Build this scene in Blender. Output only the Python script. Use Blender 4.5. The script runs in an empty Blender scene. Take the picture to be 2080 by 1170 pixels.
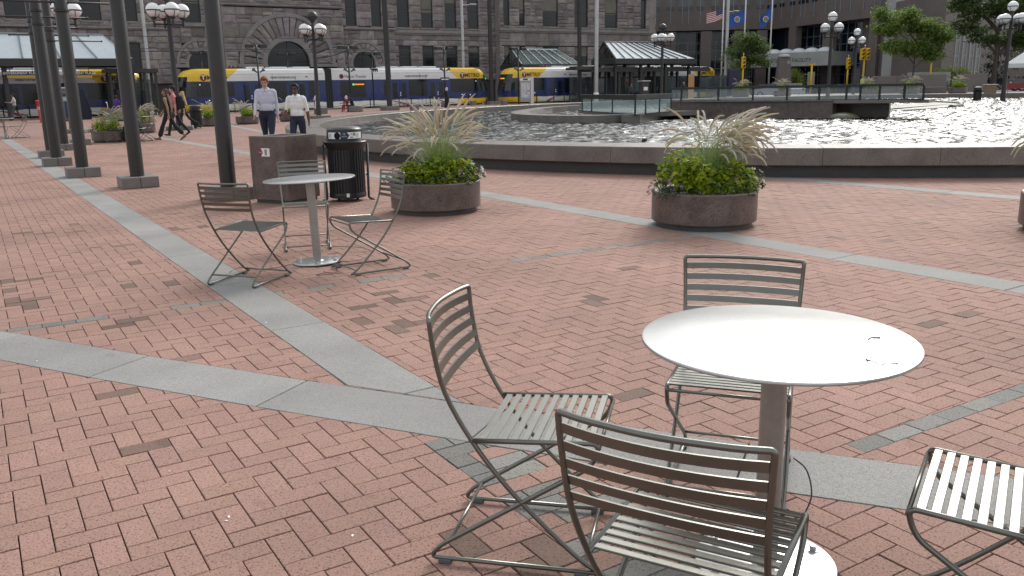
import bpy, math, random
import numpy as np
from mathutils import Vector, Matrix
random.seed(7); rng = np.random.default_rng(7)
R_ = math.radians
SC = bpy.context.scene
COL = SC.collection

# ------------------------------------------------------------------ camera
F_PX, PITCH, ROLL, CAM_H = 1726.0, R_(13.207), R_(1.104), 1.481
_F = Vector((0, math.cos(PITCH), -math.sin(PITCH))); _U = Vector((0, math.sin(PITCH), math.cos(PITCH))); _R = Vector((1, 0, 0))
CR = _R * math.cos(ROLL) - _U * math.sin(ROLL); CU = _R * math.sin(ROLL) + _U * math.cos(ROLL); CF = _F
CP = Vector((0, 0, CAM_H))
cam = bpy.data.objects.new('camera', bpy.data.cameras.new('camera')); COL.objects.link(cam)
cam.data.sensor_width = 36; cam.data.lens = F_PX / 2080 * 36; cam.data.clip_start = .05; cam.data.clip_end = 2000
cam.matrix_world = Matrix(((CR.x, CU.x, -CF.x, CP.x), (CR.y, CU.y, -CF.y, CP.y), (CR.z, CU.z, -CF.z, CP.z), (0, 0, 0, 1)))
SC.camera = cam

# ------------------------------------------------------------------ light: hazy bright sky, veiled sun ahead and to the right
SUN_EL, SUN_AZ = R_(36), R_(27)            # azimuth clockwise from +Y
W = bpy.data.worlds.new('World'); SC.world = W; W.use_nodes = True
nt = W.node_tree; nt.nodes.clear()
sky = nt.nodes.new('ShaderNodeTexSky'); sky.sky_type = 'NISHITA'; sky.sun_disc = False
sky.sun_elevation = SUN_EL; sky.sun_rotation = SUN_AZ; sky.air_density = 1.0; sky.dust_density = 4.0; sky.ozone_density = 1.0
hs = nt.nodes.new('ShaderNodeHueSaturation'); hs.inputs['Saturation'].default_value = .35
bg = nt.nodes.new('ShaderNodeBackground'); bg.inputs['Strength'].default_value = .13
wo = nt.nodes.new('ShaderNodeOutputWorld')
veil = nt.nodes.new('ShaderNodeMix'); veil.data_type = 'RGBA'; veil.inputs[0].default_value = .42; veil.inputs[7].default_value = (7.3, 7.6, 7.9, 1)      # thin even cloud over the whole sky
nt.links.new(sky.outputs[0], hs.inputs['Color']); nt.links.new(hs.outputs[0], veil.inputs[6]); nt.links.new(veil.outputs[2], bg.inputs['Color']); nt.links.new(bg.outputs[0], wo.inputs[0])
sl = bpy.data.lights.new('sun', 'SUN'); sl.energy = 1.5; sl.angle = R_(20); sl.color = (1, .96, .9)
sun = bpy.data.objects.new('sun', sl); COL.objects.link(sun)
sdir = Vector((math.sin(SUN_AZ) * math.cos(SUN_EL), math.cos(SUN_AZ) * math.cos(SUN_EL), math.sin(SUN_EL)))
sun.rotation_euler = sdir.to_track_quat('Z', 'Y').to_euler(); sun.location = sdir * 60
SC.view_settings.view_transform = 'Standard'; SC.view_settings.look = 'None'; SC.view_settings.gamma = 1; SC.view_settings.exposure = .5
SC.cycles.max_bounces = 7; SC.cycles.transparent_max_bounces = 12; SC.cycles.use_denoising = True
SC.cycles.caustics_reflective = False; SC.cycles.caustics_refractive = False

# ------------------------------------------------------------------ pixel -> place
def ray(px, py): return CF + CR * ((px - 1040) / F_PX) - CU * ((py - 585) / F_PX)
def at(px, py, z=0.0):
    d = ray(px, py); return CP + d * ((z - CAM_H) / d.z)
def atY(px, py, Y):
    d = ray(px, py); return CP + d * (Y / d.y)
def proj(p):
    p = Vector(p) - CP; z = p.dot(CF); return (1040 + F_PX * p.dot(CR) / z, 585 - F_PX * p.dot(CU) / z, z)
def on_plane(px, py, o, n):
    d = ray(px, py); return CP + d * ((o - CP).dot(n) / d.dot(n))

# ------------------------------------------------------------------ mesh builder
class MB:
    def __init__(s): s.v = []; s.f = []; s.m = []; s.M = Matrix()
    def add(s, vs, fs, mi=0):
        o = len(s.v); s.v += [tuple(s.M @ Vector(v)) for v in vs]; s.f += [tuple(o + i for i in f) for f in fs]; s.m += [mi] * len(fs); return s
    def box(s, x0, y0, z0, x1, y1, z1, mi=0):
        return s.add([(x0, y0, z0), (x1, y0, z0), (x1, y1, z0), (x0, y1, z0), (x0, y0, z1), (x1, y0, z1), (x1, y1, z1), (x0, y1, z1)],
                     [(0, 3, 2, 1), (4, 5, 6, 7), (0, 1, 5, 4), (1, 2, 6, 5), (2, 3, 7, 6), (3, 0, 4, 7)], mi)
    def bbox(s, x0, y0, z0, x1, y1, z1, b=.01, mi=0):   # box with chamfered edges
        vs = []; P = [(x0, x1), (y0, y1), (z0, z1)]
        idx = {}
        for a in (0, 1):
            for c in (0, 1):
                for e in (0, 1):
                    for ax in range(3):
                        q = []
                        for k, sgn in enumerate((a, c, e)):
                            val = P[k][sgn]
                            if k != ax: val += b if sgn == 0 else -b
                            q.append(val)
                        idx[(a, c, e, ax)] = len(vs); vs.append(q)
        fs = []
        for ax in range(3):
            o1, o2 = [k for k in range(3) if k != ax]
            for sg in (0, 1):
                r = []
                for (p, q) in ((0, 0), (1, 0), (1, 1), (0, 1)):
                    t = [0, 0, 0]; t[ax] = sg; t[o1] = p; t[o2] = q; r.append(idx[(*t, ax)])
                fs.append(tuple(r))
        for ax in range(3):
            o1, o2 = [k for k in range(3) if k != ax]
            for p in (0, 1):
                for q in (0, 1):
                    t0 = [0, 0, 0]; t0[o1] = p; t0[o2] = q; t1 = list(t0); t1[ax] = 1
                    fs.append((idx[(*t0, o1)], idx[(*t1, o1)], idx[(*t1, o2)], idx[(*t0, o2)]))
        for a in (0, 1):
            for c in (0, 1):
                for e in (0, 1): fs.append(tuple(idx[(a, c, e, k)] for k in range(3)))
        return s.add(vs, fs, mi)
    def tube(s, pts, r, n=8, mi=0, closed=False, caps=True):
        pts = [Vector(p) for p in pts]; N = len(pts); rs = r if isinstance(r, (list, tuple)) else [r] * N
        vs = []; ref = None
        for i, p in enumerate(pts):
            a = pts[i - 1] if (i or closed) else p; b = pts[(i + 1) % N] if (i < N - 1 or closed) else p
            t = (b - a).normalized() if (b - a).length > 1e-9 else Vector((0, 0, 1))
            if ref is None: ref = t.orthogonal().normalized()
            ref = (ref - t * ref.dot(t)); ref = ref.normalized() if ref.length > 1e-6 else t.orthogonal().normalized()
            bi = t.cross(ref)
            for k in range(n):
                an = 2 * math.pi * k / n; vs.append(p + (ref * math.cos(an) + bi * math.sin(an)) * rs[i])
        fs = []
        for i in range(N if closed else N - 1):
            j = (i + 1) % N
            for k in range(n): fs.append((i * n + k, i * n + (k + 1) % n, j * n + (k + 1) % n, j * n + k))
        if caps and not closed: fs += [tuple(range(n))[::-1], tuple((N - 1) * n + k for k in range(n))]
        return s.add(vs, fs, mi)
    def lathe(s, prof, n=32, c=(0, 0, 0), mi=0, ang=2 * math.pi, cap0=False, cap1=False):
        vs = []; full = abs(ang - 2 * math.pi) < 1e-6; m = n if full else n + 1
        for (r, z) in prof:
            for k in range(m):
                a = ang * k / n; vs.append((c[0] + r * math.cos(a), c[1] + r * math.sin(a), c[2] + z))
        fs = []
        for i in range(len(prof) - 1):
            for k in range(n):
                k2 = (k + 1) % m; fs.append((i * m + k, i * m + k2, (i + 1) * m + k2, (i + 1) * m + k))
        if cap0: fs.append(tuple(range(m))[::-1])
        if cap1: fs.append(tuple((len(prof) - 1) * m + k for k in range(m)))
        return s.add(vs, fs, mi)
    def sphere(s, c, r, n=16, m=10, mi=0, sz=1.0):
        prof = [(max(r * math.sin(math.pi * i / m), 1e-4), -r * sz * math.cos(math.pi * i / m)) for i in range(m + 1)]
        return s.lathe(prof, n, c, mi)
    def prism(s, poly, z0, z1, mi=0):
        n = len(poly); vs = [(x, y, z0) for x, y in poly] + [(x, y, z1) for x, y in poly]
        return s.add(vs, [tuple(range(n))[::-1], tuple(range(n, 2 * n))] + [(i, (i + 1) % n, n + (i + 1) % n, n + i) for i in range(n)], mi)
    def mesh(s, name, mats, smooth=False):
        me = bpy.data.meshes.new(name); me.from_pydata(s.v, [], s.f)
        for m in (mats if isinstance(mats, (list, tuple)) else [mats]): me.materials.append(m)
        if any(s.m): me.polygons.foreach_set('material_index', s.m)
        if smooth == True: me.polygons.foreach_set('use_smooth', [True] * len(s.f))
        me.update()
        if smooth == 'auto':
            me.polygons.foreach_set('use_smooth', [True] * len(s.f)); me.set_sharp_from_angle(angle=R_(35))
        return me
    def build(s, name, mats, parent=None, smooth=False, **kw): return link(name, s.mesh(name, mats, smooth), parent, **kw)

def link(name, me, parent=None, kind=None, loc=None, rot=None, label=None):
    o = bpy.data.objects.new(name, me); COL.objects.link(o); o.parent = parent
    if loc is not None: o.location = loc
    if rot is not None: o.rotation_euler = rot
    if kind: o['kind'] = kind
    if label: o['label'] = label
    return o
def tag(o, label, cat, group=None):
    o['label'] = label; o['category'] = cat
    if group: o['group'] = group
    return o
def thing(name, label, cat, loc=(0, 0, 0), rotz=0.0, group=None):
    o = bpy.data.objects.new(name, None); COL.objects.link(o); o.location = loc; o.rotation_euler = (0, 0, rotz); o.empty_display_size = .2
    return tag(o, label, cat, group)
def kids(o): return [c for c in bpy.data.objects if c.parent == o]
def copy_tree(o, parent=None):
    c = o.copy(); COL.objects.link(c); c.parent = parent
    for k in list(o.children): copy_tree(k, c)
    return c
def dup(o, label, loc, rotz, group=None, scale=None):
    c = copy_tree(o); c.location = loc; c.rotation_euler = (0, 0, rotz); c['label'] = label
    if group: c['group'] = group
    if scale: c.scale = (scale,) * 3 if not isinstance(scale, tuple) else scale
    return c
def fillet(pts, r, seg=6):
    pts = [Vector(p) for p in pts]; rr = r if isinstance(r, (list, tuple)) else [r] * len(pts); out = [pts[0]]
    for i in range(1, len(pts) - 1):
        a, b, c = pts[i - 1], pts[i], pts[i + 1]; d1 = (a - b); d2 = (c - b); L = min(rr[i], d1.length * .49, d2.length * .49)
        if L < 1e-4: out.append(b); continue
        p, q = b + d1.normalized() * L, b + d2.normalized() * L
        for k in range(seg + 1):
            t = k / seg; out.append(p * (1 - t) ** 2 + b * 2 * t * (1 - t) + q * t * t)
    return out + [pts[-1]]
def spline(pts, seg=5):
    P = [Vector(p) for p in pts]; P = [P[0] * 2 - P[1]] + P + [P[-1] * 2 - P[-2]]; out = []
    for i in range(1, len(P) - 2):
        for k in range(seg):
            t = k / seg; a, b, c, d = P[i - 1:i + 3]
            out.append(.5 * ((2 * b) + (c - a) * t + (2 * a - 5 * b + 4 * c - d) * t * t + (3 * b - a - 3 * c + d) * t ** 3))
    return out + [P[-2]]
def text_mesh(body, size, depth=.004, mat_=None, align='CENTER', bold=0.0):
    cu = bpy.data.curves.new('lettering', 'FONT'); cu.body = body; cu.size = size; cu.extrude = depth / 2; cu.align_x = align; cu.align_y = 'CENTER'; cu.resolution_u = 2; cu.offset = bold
    o = bpy.data.objects.new('lettering_source', cu); COL.objects.link(o)
    dg = bpy.context.evaluated_depsgraph_get(); me = bpy.data.meshes.new_from_object(o.evaluated_get(dg)); bpy.data.objects.remove(o); bpy.data.curves.remove(cu)
    me.materials.clear()
    if mat_: me.materials.append(mat_)
    return me

# ------------------------------------------------------------------ materials
MATS = {}
def mat(name, col, rough=.6, metal=0.0, var=.0, vscale=8.0, bump=0.0, bscale=40.0, spec=.5, speck=None, emit=None, coat=0.0, trans=0.0, alpha=None, attr=None, vscale2=None, obj=False):
    if name in MATS: return MATS[name]
    m = bpy.data.materials.new(name); m.use_nodes = True; MATS[name] = m; t = m.node_tree; b = t.nodes['Principled BSDF']; L = t.links.new
    b.inputs['Roughness'].default_value = rough; b.inputs['Metallic'].default_value = metal; b.inputs['Specular IOR Level'].default_value = spec
    b.inputs['Coat Weight'].default_value = coat; b.inputs['Transmission Weight'].default_value = trans
    if alpha is not None: b.inputs['Alpha'].default_value = alpha
    if emit: b.inputs['Emission Color'].default_value = (*emit[0], 1); b.inputs['Emission Strength'].default_value = emit[1]
    geo = t.nodes.new('ShaderNodeTexCoord' if obj else 'ShaderNodeNewGeometry'); pos = geo.outputs['Object' if obj else 'Position']
    base = None
    if attr:
        a = t.nodes.new('ShaderNodeAttribute'); a.attribute_name = attr; base = a.outputs['Color']
    def noise(sc, det=4.0, ro=.6):
        n = t.nodes.new('ShaderNodeTexNoise'); n.inputs['Scale'].default_value = sc; n.inputs['Detail'].default_value = det; n.inputs['Roughness'].default_value = ro; L(pos, n.inputs['Vector']); return n.outputs['Fac']
    def mul(c_in, fac, lo, hi, p0=.3, p1=.7):
        r = t.nodes.new('ShaderNodeMapRange'); r.inputs[1].default_value = p0; r.inputs[2].default_value = p1; r.inputs[3].default_value = lo; r.inputs[4].default_value = hi; L(fac, r.inputs[0])
        x = t.nodes.new('ShaderNodeVectorMath'); x.operation = 'SCALE'
        if c_in is None: x.inputs[0].default_value = col[:3]
        else: L(c_in, x.inputs[0])
        L(r.outputs[0], x.inputs['Scale']); return x.outputs[0]
    if var > 0:
        base = mul(base, noise(vscale), 1 - var, 1 + var)
        base = mul(base, noise(vscale2 or vscale * 7, 3), 1 - var * .6, 1 + var * .6)
    if speck:   # (scale, threshold, factor)
        for sc, th, fa in speck: base = mul(base, noise(sc, 2, .5), fa, 1.0, th - .05, th + .03)
    if base is None: b.inputs['Base Color'].default_value = (*col[:3], 1)
    else: L(base, b.inputs['Base Color'])
    if bump > 0:
        bn = t.nodes.new('ShaderNodeBump'); bn.inputs['Strength'].default_value = 1; bn.inputs['Distance'].default_value = bump; L(noise(bscale, 5, .65), bn.inputs['Height']); L(bn.outputs[0], b.inputs['Normal'])
    if rough and var > 0 and not metal:
        r = t.nodes.new('ShaderNodeMapRange'); r.inputs[3].default_value = max(rough - .12, .03); r.inputs[4].default_value = min(rough + .12, 1); L(noise(vscale * 2), r.inputs[0]); L(r.outputs[0], b.inputs['Roughness'])
    return m

M_brick = mat('clay_brick', (.3, .16, .13), .86, var=.17, vscale=.8, vscale2=60, bump=.0022, bscale=130, spec=.3, speck=[(120, .39, .42), (40, .30, .66), (260, .37, .55), (5, .30, .84)], attr='Col')
M_sand = mat('joint_sand', (.055, .045, .04), .95, var=.3, vscale=20, bump=.003, bscale=120)
GRAN = [mat('grey_granite_%d' % i, tuple(c * k for c in (.290, .284, .270)), .82, var=.14, vscale=1.5, vscale2=60, bump=.0009, bscale=240, spec=.3, speck=[(190, .42, .55), (420, .42, .62), (7, .30, .86)]) for i, k in enumerate((.95, .98, 1.01, 1.04))]; M_granite = GRAN[1]
M_rim = mat('basin_granite', (.165, .147, .133), .33, var=.22, vscale=2.2, vscale2=30, bump=.0006, bscale=160, speck=[(55, .39, .65), (150, .4, .65), (1.3, .33, .8)])
M_brown = mat('brown_granite', (.125, .095, .084), .36, var=.28, vscale=6, vscale2=38, bump=.0006, bscale=160, speck=[(60, .40, .55), (150, .42, .55), (2.5, .33, .75)])
M_steel = mat('silver_painted_steel', (.175, .178, .160), .28, metal=.9, var=.06, vscale=12, bump=.0002, bscale=300)
M_table = mat('silver_table_top', (.49, .50, .495), .28, metal=.88, var=.075, vscale=4, vscale2=30, bump=.0002, bscale=60, speck=[(45, .29, .82), (9, .30, .93)])
M_tpole = mat('silver_table_column', (.36, .35, .33), .38, metal=.7, var=.08, vscale=9)
M_rubber = mat('grey_rubber', (.09, .095, .10), .7)
M_bolt = mat('bolt_steel', (.5, .5, .5), .25, metal=1)
M_post = mat('dark_painted_post', (.022, .020, .020), .42, var=.12, vscale=6, bump=.0003, bscale=90)
M_ped = mat('pedestal_granite', (.17, .155, .145), .6, var=.16, vscale=4, vscale2=50, bump=.0008, bscale=160, speck=[(170, .4, .65)])
M_black = mat('black_powder_coat', (.010, .011, .014), .35, var=.1, vscale=9)
M_dark = mat('dark_metal', (.025, .028, .03), .42, var=.1, vscale=5)
M_white = mat('white_paint', (.75, .76, .76), .4)
M_soil = mat('planting_soil', (.03, .02, .015), .95, var=.4, vscale=30, bump=.01, bscale=60)

# ------------------------------------------------------------------ plaza grid directions
GA = R_(32.0); GU = Vector((math.cos(GA), math.sin(GA), 0)); GN = Vector((-math.sin(GA), math.cos(GA), 0))
EL_C, EL_A, EL_B, EL_T = Vector((17.216, 40.905, 0)), 30.47, 21.61, .98067     # pool: fitted ellipse of the outer rim
def el(a, off=0.0, z=0.0):
    ca, sa = math.cos(a), math.sin(a); x, y = EL_A * ca, EL_B * sa
    nx, ny = EL_B * ca, EL_A * sa; l = math.hypot(nx, ny); x += nx / l * off; y += ny / l * off
    return Vector((EL_C.x + x * math.cos(EL_T) - y * math.sin(EL_T), EL_C.y + x * math.sin(EL_T) + y * math.cos(EL_T), z))
def in_el(x, y, off=0.0):
    dx, dy = x - EL_C.x, y - EL_C.y; u = dx * math.cos(EL_T) + dy * math.sin(EL_T); v = -dx * math.sin(EL_T) + dy * math.cos(EL_T)
    return (u / (EL_A + off)) ** 2 + (v / (EL_B + off)) ** 2 < 1
# ================================================================== GROUND
# built paving reaches a convex quad in front of the camera; a patterned sheet carries on to the horizon
QUAD = [(-3.4, .9), (3.6, .9), (23, 31), (-25, 31)]
def inq(x, y):
    for i in range(4):
        (x0, y0), (x1, y1) = QUAD[i], QUAD[(i + 1) % 4]
        if (x1 - x0) * (y - y0) - (y1 - y0) * (x - x0) < 0: return False
    return True
# far paving material: herringbone too fine to tell apart, only tone and faint courses
mf = bpy.data.materials.new('far_brick_paving'); mf.use_nodes = True; t = mf.node_tree; b = t.nodes['Principled BSDF']; b.inputs['Roughness'].default_value = .8
g = t.nodes.new('ShaderNodeNewGeometry'); mp = t.nodes.new('ShaderNodeMapping'); mp.inputs['Rotation'].default_value = (0, 0, -GA); t.links.new(g.outputs['Position'], mp.inputs['Vector'])
bt = t.nodes.new('ShaderNodeTexBrick'); bt.inputs['Scale'].default_value = 1; bt.inputs['Brick Width'].default_value = .203; bt.inputs['Row Height'].default_value = .1016; bt.inputs['Mortar Size'].default_value = .006
bt.inputs['Color1'].default_value = (.29, .165, .135, 1); bt.inputs['Color2'].default_value = (.24, .13, .105, 1); bt.inputs['Mortar'].default_value = (.09, .07, .06, 1)
t.links.new(mp.outputs[0], bt.inputs['Vector'])
nz = t.nodes.new('ShaderNodeTexNoise'); nz.inputs['Scale'].default_value = .35; nz.inputs['Detail'].default_value = 4; t.links.new(g.outputs['Position'], nz.inputs['Vector'])
mr = t.nodes.new('ShaderNodeMapRange'); mr.inputs[1].default_value = .3; mr.inputs[2].default_value = .7; mr.inputs[3].default_value = .88; mr.inputs[4].default_value = 1.12; t.links.new(nz.outputs['Fac'], mr.inputs[0])
vm = t.nodes.new('ShaderNodeVectorMath'); vm.operation = 'SCALE'; t.links.new(bt.outputs['Color'], vm.inputs[0]); t.links.new(mr.outputs[0], vm.inputs['Scale']); t.links.new(vm.outputs[0], b.inputs['Base Color'])
BIG = 700
mb = MB(); O = [(-BIG, -BIG), (BIG, -BIG), (BIG, BIG), (-BIG, BIG)]
vs = [(x, y, -.006) for x, y in QUAD] + [(x, y, -.006) for x, y in O]
mb.add(vs, [(i, 4 + i, 4 + (i + 1) % 4, (i + 1) % 4) for i in range(4)])
far = mb.build('ground', mf, kind='structure')
mb = MB(); mb.add([(x, y, -.016) for x, y in [(-3.5, .8), (3.7, .8), (23.1, 31.1), (-25.1, 31.1)]], [(0, 1, 2, 3)])
plaza = mb.build('plaza', M_sand, kind='structure')

# ---- granite bands (world polygons in the paving plane), each slab an object
def v2(a): return Vector((a[0], a[1]))
def clip(poly, a, b, keep_left):
    out = []; e = b - a
    def side(p): s = e.x * (p.y - a.y) - e.y * (p.x - a.x); return s if keep_left else -s
    for i in range(len(poly)):
        p, q = poly[i], poly[(i + 1) % len(poly)]; sp, sq = side(p), side(q)
        if sp >= 0: out.append(p)
        if sp * sq < 0: out.append(p + (q - p) * (sp / (sp - sq)))
    return out
def ccw(P): return P if sum(P[i].x * P[(i + 1) % len(P)].y - P[(i + 1) % len(P)].x * P[i].y for i in range(len(P))) > 0 else P[::-1]
def area(P): return abs(sum(P[i].x * P[(i + 1) % len(P)].y - P[(i + 1) % len(P)].x * P[i].y for i in range(len(P)))) / 2
bands = []                       # convex polygons cut out of the brick field
def slab_band(nodes, width, z=.0015, joint=.008, name='granite_slab', m=M_granite, flip=1, cut=None):
    """nodes: edge polyline with a node at each joint; the slab lies on its right side (flip=1)."""
    for i in range(len(nodes) - 1):
        a, b2 = v2(nodes[i]), v2(nodes[i + 1])
        def nrm(k):
            p = v2(nodes[max(k - 1, 0)]); q = v2(nodes[min(k + 1, len(nodes) - 1)]); d = (q - p).normalized(); return Vector((d.y, -d.x)) * flip
        n0, n1 = nrm(i), nrm(i + 1); c, d = b2 + n1 * width, a + n0 * width
        Q = ccw([a, b2, c, d])
        if cut: Q = clip(Q, v2(cut[0]), v2(cut[1]), cut[2])
        if len(Q) < 3 or area(Q) < 1e-3: continue
        bands.append(Q); k_ = len(Q); zz = z + random.uniform(-.0008, .0008); e = .003; ctr = sum(Q, Vector((0, 0))) / k_; P = []
        for j in range(k_):            # inset every edge by half a joint
            p, q0, q1 = Q[j], Q[j - 1], Q[(j + 1) % k_]; d0, d1 = (p - q0).normalized(), (q1 - p).normalized(); n0, n1 = Vector((-d0.y, d0.x)), Vector((-d1.y, d1.x)); h = joint * .5; den = 1 + n0.dot(n1); P.append(p + (n0 + n1) * (h / max(den, .4)))
        ins = [p + (ctr - p).normalized() * e * 1.4 for p in P]; n = k_; mb = MB()
        vs = [(p.x - ctr.x, p.y - ctr.y, -.05) for p in P] + [(p.x - ctr.x, p.y - ctr.y, -e) for p in P] + [(p.x - ctr.x, p.y - ctr.y, 0) for p in ins]
        fs = [tuple(range(2 * n, 3 * n))] + [(k, (k + 1) % n, n + (k + 1) % n, n + k) for k in range(n)] + [(n + k, n + (k + 1) % n, 2 * n + (k + 1) % n, 2 * n + k) for k in range(n)]
        mb.add(vs, fs); mb.build(name, random.choice(GRAN), plaza, loc=(ctr.x, ctr.y, zz))
def line_nodes(a, b, first, step):
    a, b = v2(a), v2(b); d = (b - a); L = d.length; d.normalize(); ts = [0] + [x for x in np.arange(first, L - .05, step)] + [L]
    return [a + d * x for x in ts]
S2T = [(-9.2, 8.15), (-8.1, 7.7), (-7.1, 7.25), (-6.1, 6.76), (-5.15, 6.26), (-4.15, 5.76), (-3.15, 5.27), (-2.13, 4.755), (-1.09, 4.265), (-.04, 3.795), (.99, 3.345), (2.06, 2.91), (3.12, 2.5), (4.2, 2.1)]
slab_band(S2T, .41)
slab_band(line_nodes((-18.94, 32.12), (-.35, 3.38), 1.02, 1.55), .365, flip=-1, cut=(S2T[7], S2T[9], True))
slab_band(line_nodes((-12.6, 31.4), (4.9, 4.5), .95, 1.46), .36)
a4 = at(1500, 357); b4 = at(2085, 417); slab_band(line_nodes((a4.x, a4.y), (b4.x + .9, b4.y - .45), .6, 1.4), .36, flip=-1)
a5 = at(462, 252); b5 = at(585, 276); slab_band(line_nodes((a5.x, a5.y), (b5.x, b5.y), .6, 1.45), .36, z=.0005)
a6 = at(-20, 276); b6 = at(190, 257.5); slab_band(line_nodes((a6.x, a6.y), (b6.x, b6.y), .6, 1.45), .22, z=.0005)
NB = len(bands)
# ---- grey brick courses laid lengthwise across the field
courses = []
def course(a, ang, L, rows, width):
    d = Vector((math.cos(ang), math.sin(ang))); n = Vector((-d.y, d.x)); a = v2(a)
    bands.append([a, a + d * L, a + d * L + n * width, a + n * width]); courses.append((a, d, n, L, rows, width))
course((-3.62, 5.11), R_(31.2), 6.9, 1, .1016)
course((1.44, 3.235), R_(31.0), 4.2, 1, .1016)
course((-.395, 3.42), R_(-57.6), 2.9, 4, .405)

bands = [ccw(B) for B in bands]; BB = [(min(p.x for p in B), max(p.x for p in B), min(p.y for p in B), max(p.y for p in B)) for B in bands]
def subtract(poly, B):
    out = []; cur = poly
    for i in range(len(B)):
        a, b2 = B[i], B[(i + 1) % len(B)]
        o = clip(cur, a, b2, False)
        if len(o) > 2 and area(o) > 2.5e-4: out.append(o)
        cur = clip(cur, a, b2, True)
        if len(cur) < 3: break
    return out
MO = .1016
O2 = at(230, 1038.8); O2 = Vector((O2.x, O2.y)); U2 = Vector((GU.x, GU.y)); N2 = Vector((GN.x, GN.y))
brown_px = [(290, 912), (222, 803), (283, 533), (300, 645), (340, 580), (253, 657), (260, 583), (170, 470), (150, 455), (80, 475), (25, 475), (70, 612), (45, 622), (30, 608), (100, 603), (20, 590), (15, 575), (770, 600), (800, 610), (740, 625), (820, 660), (790, 662), (860, 655), (760, 655), (835, 606),
            (1215, 612), (1270, 548), (980, 1105), (945, 1095), (1085, 1095), (1110, 1125), (1060, 1140), (1920, 655), (1940, 640), (60, 570), (370, 465), (360, 462), (410, 463), (345, 435), (270, 475), (890, 560), (1300, 800), (1180, 612)]
brown_pts = [at(*p) for p in brown_px]
def key(x, y):
    p = Vector((x, y)) - O2; u, n = p.dot(U2) / MO, p.dot(N2) / MO; i, j = math.floor(u), math.floor(n); k = (i - j) % 4
    return ('H', i, j) if k == 0 else ('H', i - 1, j) if k == 1 else ('V', i, j - 1) if k == 2 else ('V', i, j)
brown = {key(p.x, p.y) for p in brown_pts}
RED = np.array((.320, .193, .155)); BRN = np.array((.165, .108, .085)); GRY = np.array((.215, .208, .192))
def tint(kind):
    if kind == 'b': c = BRN * rng.uniform(.85, 1.2)
    elif kind == 'g': c = GRY * rng.uniform(.8, 1.2) * np.array((1.0, 1.0, rng.uniform(.95, 1.04)))
    else:
        c = RED * rng.uniform(.94, 1.06); c = c * np.array((1, rng.uniform(.985, 1.015), rng.uniform(.98, 1.02)))
        if rng.random() < .004: c = BRN * rng.uniform(1.2, 1.6)
    return c
bricks = []      # (polygon, colour, is_whole, centre, angle)
cu_, cn_ = [], []
for x, y in QUAD:
    p = Vector((x, y)) - O2; cu_.append(p.dot(U2)); cn_.append(p.dot(N2))
i0, i1, j0, j1 = int(min(cu_) / MO) - 2, int(max(cu_) / MO) + 2, int(min(cn_) / MO) - 2, int(max(cn_) / MO) + 2
GAP = .0042
for j in range(j0, j1):
    for i in range(i0, i1):
        k = (i - j) % 4
        if k not in (0, 3): continue
        cx, cn2 = (i + 1, j + .5) if k == 0 else (i + .5, j + 1)
        x = O2.x + (U2.x * cx + N2.x * cn2) * MO; y = O2.y + (U2.y * cx + N2.y * cn2) * MO
        if not inq(x, y) or in_el(x, y, -.35): continue
        lu, ln = (MO - GAP / 2, MO / 2 - GAP / 2) if k == 0 else (MO / 2 - GAP / 2, MO - GAP / 2)
        c = Vector((x, y)); P = [c - U2 * lu - N2 * ln, c + U2 * lu - N2 * ln, c + U2 * lu + N2 * ln, c - U2 * lu + N2 * ln]
        col = tint('b' if (('H' if k == 0 else 'V'), i, j) in brown else 'r')
        hit = [B for B, bb in zip(bands, BB) if bb[0] - .12 < x < bb[1] + .12 and bb[2] - .12 < y < bb[3] + .12]
        pcs = [P]
        for B in hit:
            nx = []
            for q in pcs:
                inside = clip(q, B[0], B[1], True)
                for e in range(1, len(B)):
                    if len(inside) < 3: break
                    inside = clip(inside, B[e], B[(e + 1) % len(B)], True)
                nx += [q] if (len(inside) < 3 or area(inside) < 1e-6) else subtract(q, B)
            pcs = nx
        whole = len(pcs) == 1 and pcs[0] is P
        for q in pcs: bricks.append((q, col, whole, c, 0 if k == 0 else 1))
for (a, d, n, L, rows, width) in courses:
    if rows == 1:
        x = random.uniform(-.2, 0)
        while x < L:
            p0, p1 = max(x, 0) + GAP / 2, min(x + 2 * MO, L) - GAP / 2
            if p1 - p0 > .02:
                P = [a + d * p0 + n * GAP / 2, a + d * p1 + n * GAP / 2, a + d * p1 + n * (width - GAP / 2), a + d * p0 + n * (width - GAP / 2)]
                bricks.append((P, tint('g' if a.x > 0 or random.random() < .75 else 'r'), False, (P[0] + P[2]) / 2, 2))
            x += 2 * MO
    else:
        y = 0
        while y < L:
            off = 0 if int(y / MO) % 2 else -MO
            for q in range(3):
                s0, s1 = max(off + q * 2 * MO, 0) + GAP / 2, min(off + (q + 1) * 2 * MO, width) - GAP / 2
                if s1 - s0 < .02: continue
                P = [a + d * (y + GAP / 2) + n * s0, a + d * (y + MO - GAP / 2) + n * s0, a + d * (y + MO - GAP / 2) + n * s1, a + d * (y + GAP / 2) + n * s1]
                bricks.append((P, tint('g' if random.random() < .72 else 'r'), False, (P[0] + P[2]) / 2, 2))
            y += MO
# courses must not run through the slabs
fin = []
for (P, col, wh, c, an) in bricks:
    if an == 2:
        pcs = [ccw(P)]
        for B, bb in zip(bands[:NB], BB[:NB]):
            if not (bb[0] - .2 < c.x < bb[1] + .2 and bb[2] - .2 < c.y < bb[3] + .2): continue
            nx = []
            for q in pcs:
                inside = q
                for e in range(len(B)):
                    inside = clip(inside, B[e], B[(e + 1) % len(B)], True)
                    if len(inside) < 3: break
                nx += [q] if len(inside) < 3 or area(inside) < 1e-6 else subtract(q, B)
            pcs = nx
        fin += [(q, col, False, c, an) for q in pcs]
    else: fin.append((P, col, wh, c, an))
bricks = fin
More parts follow.
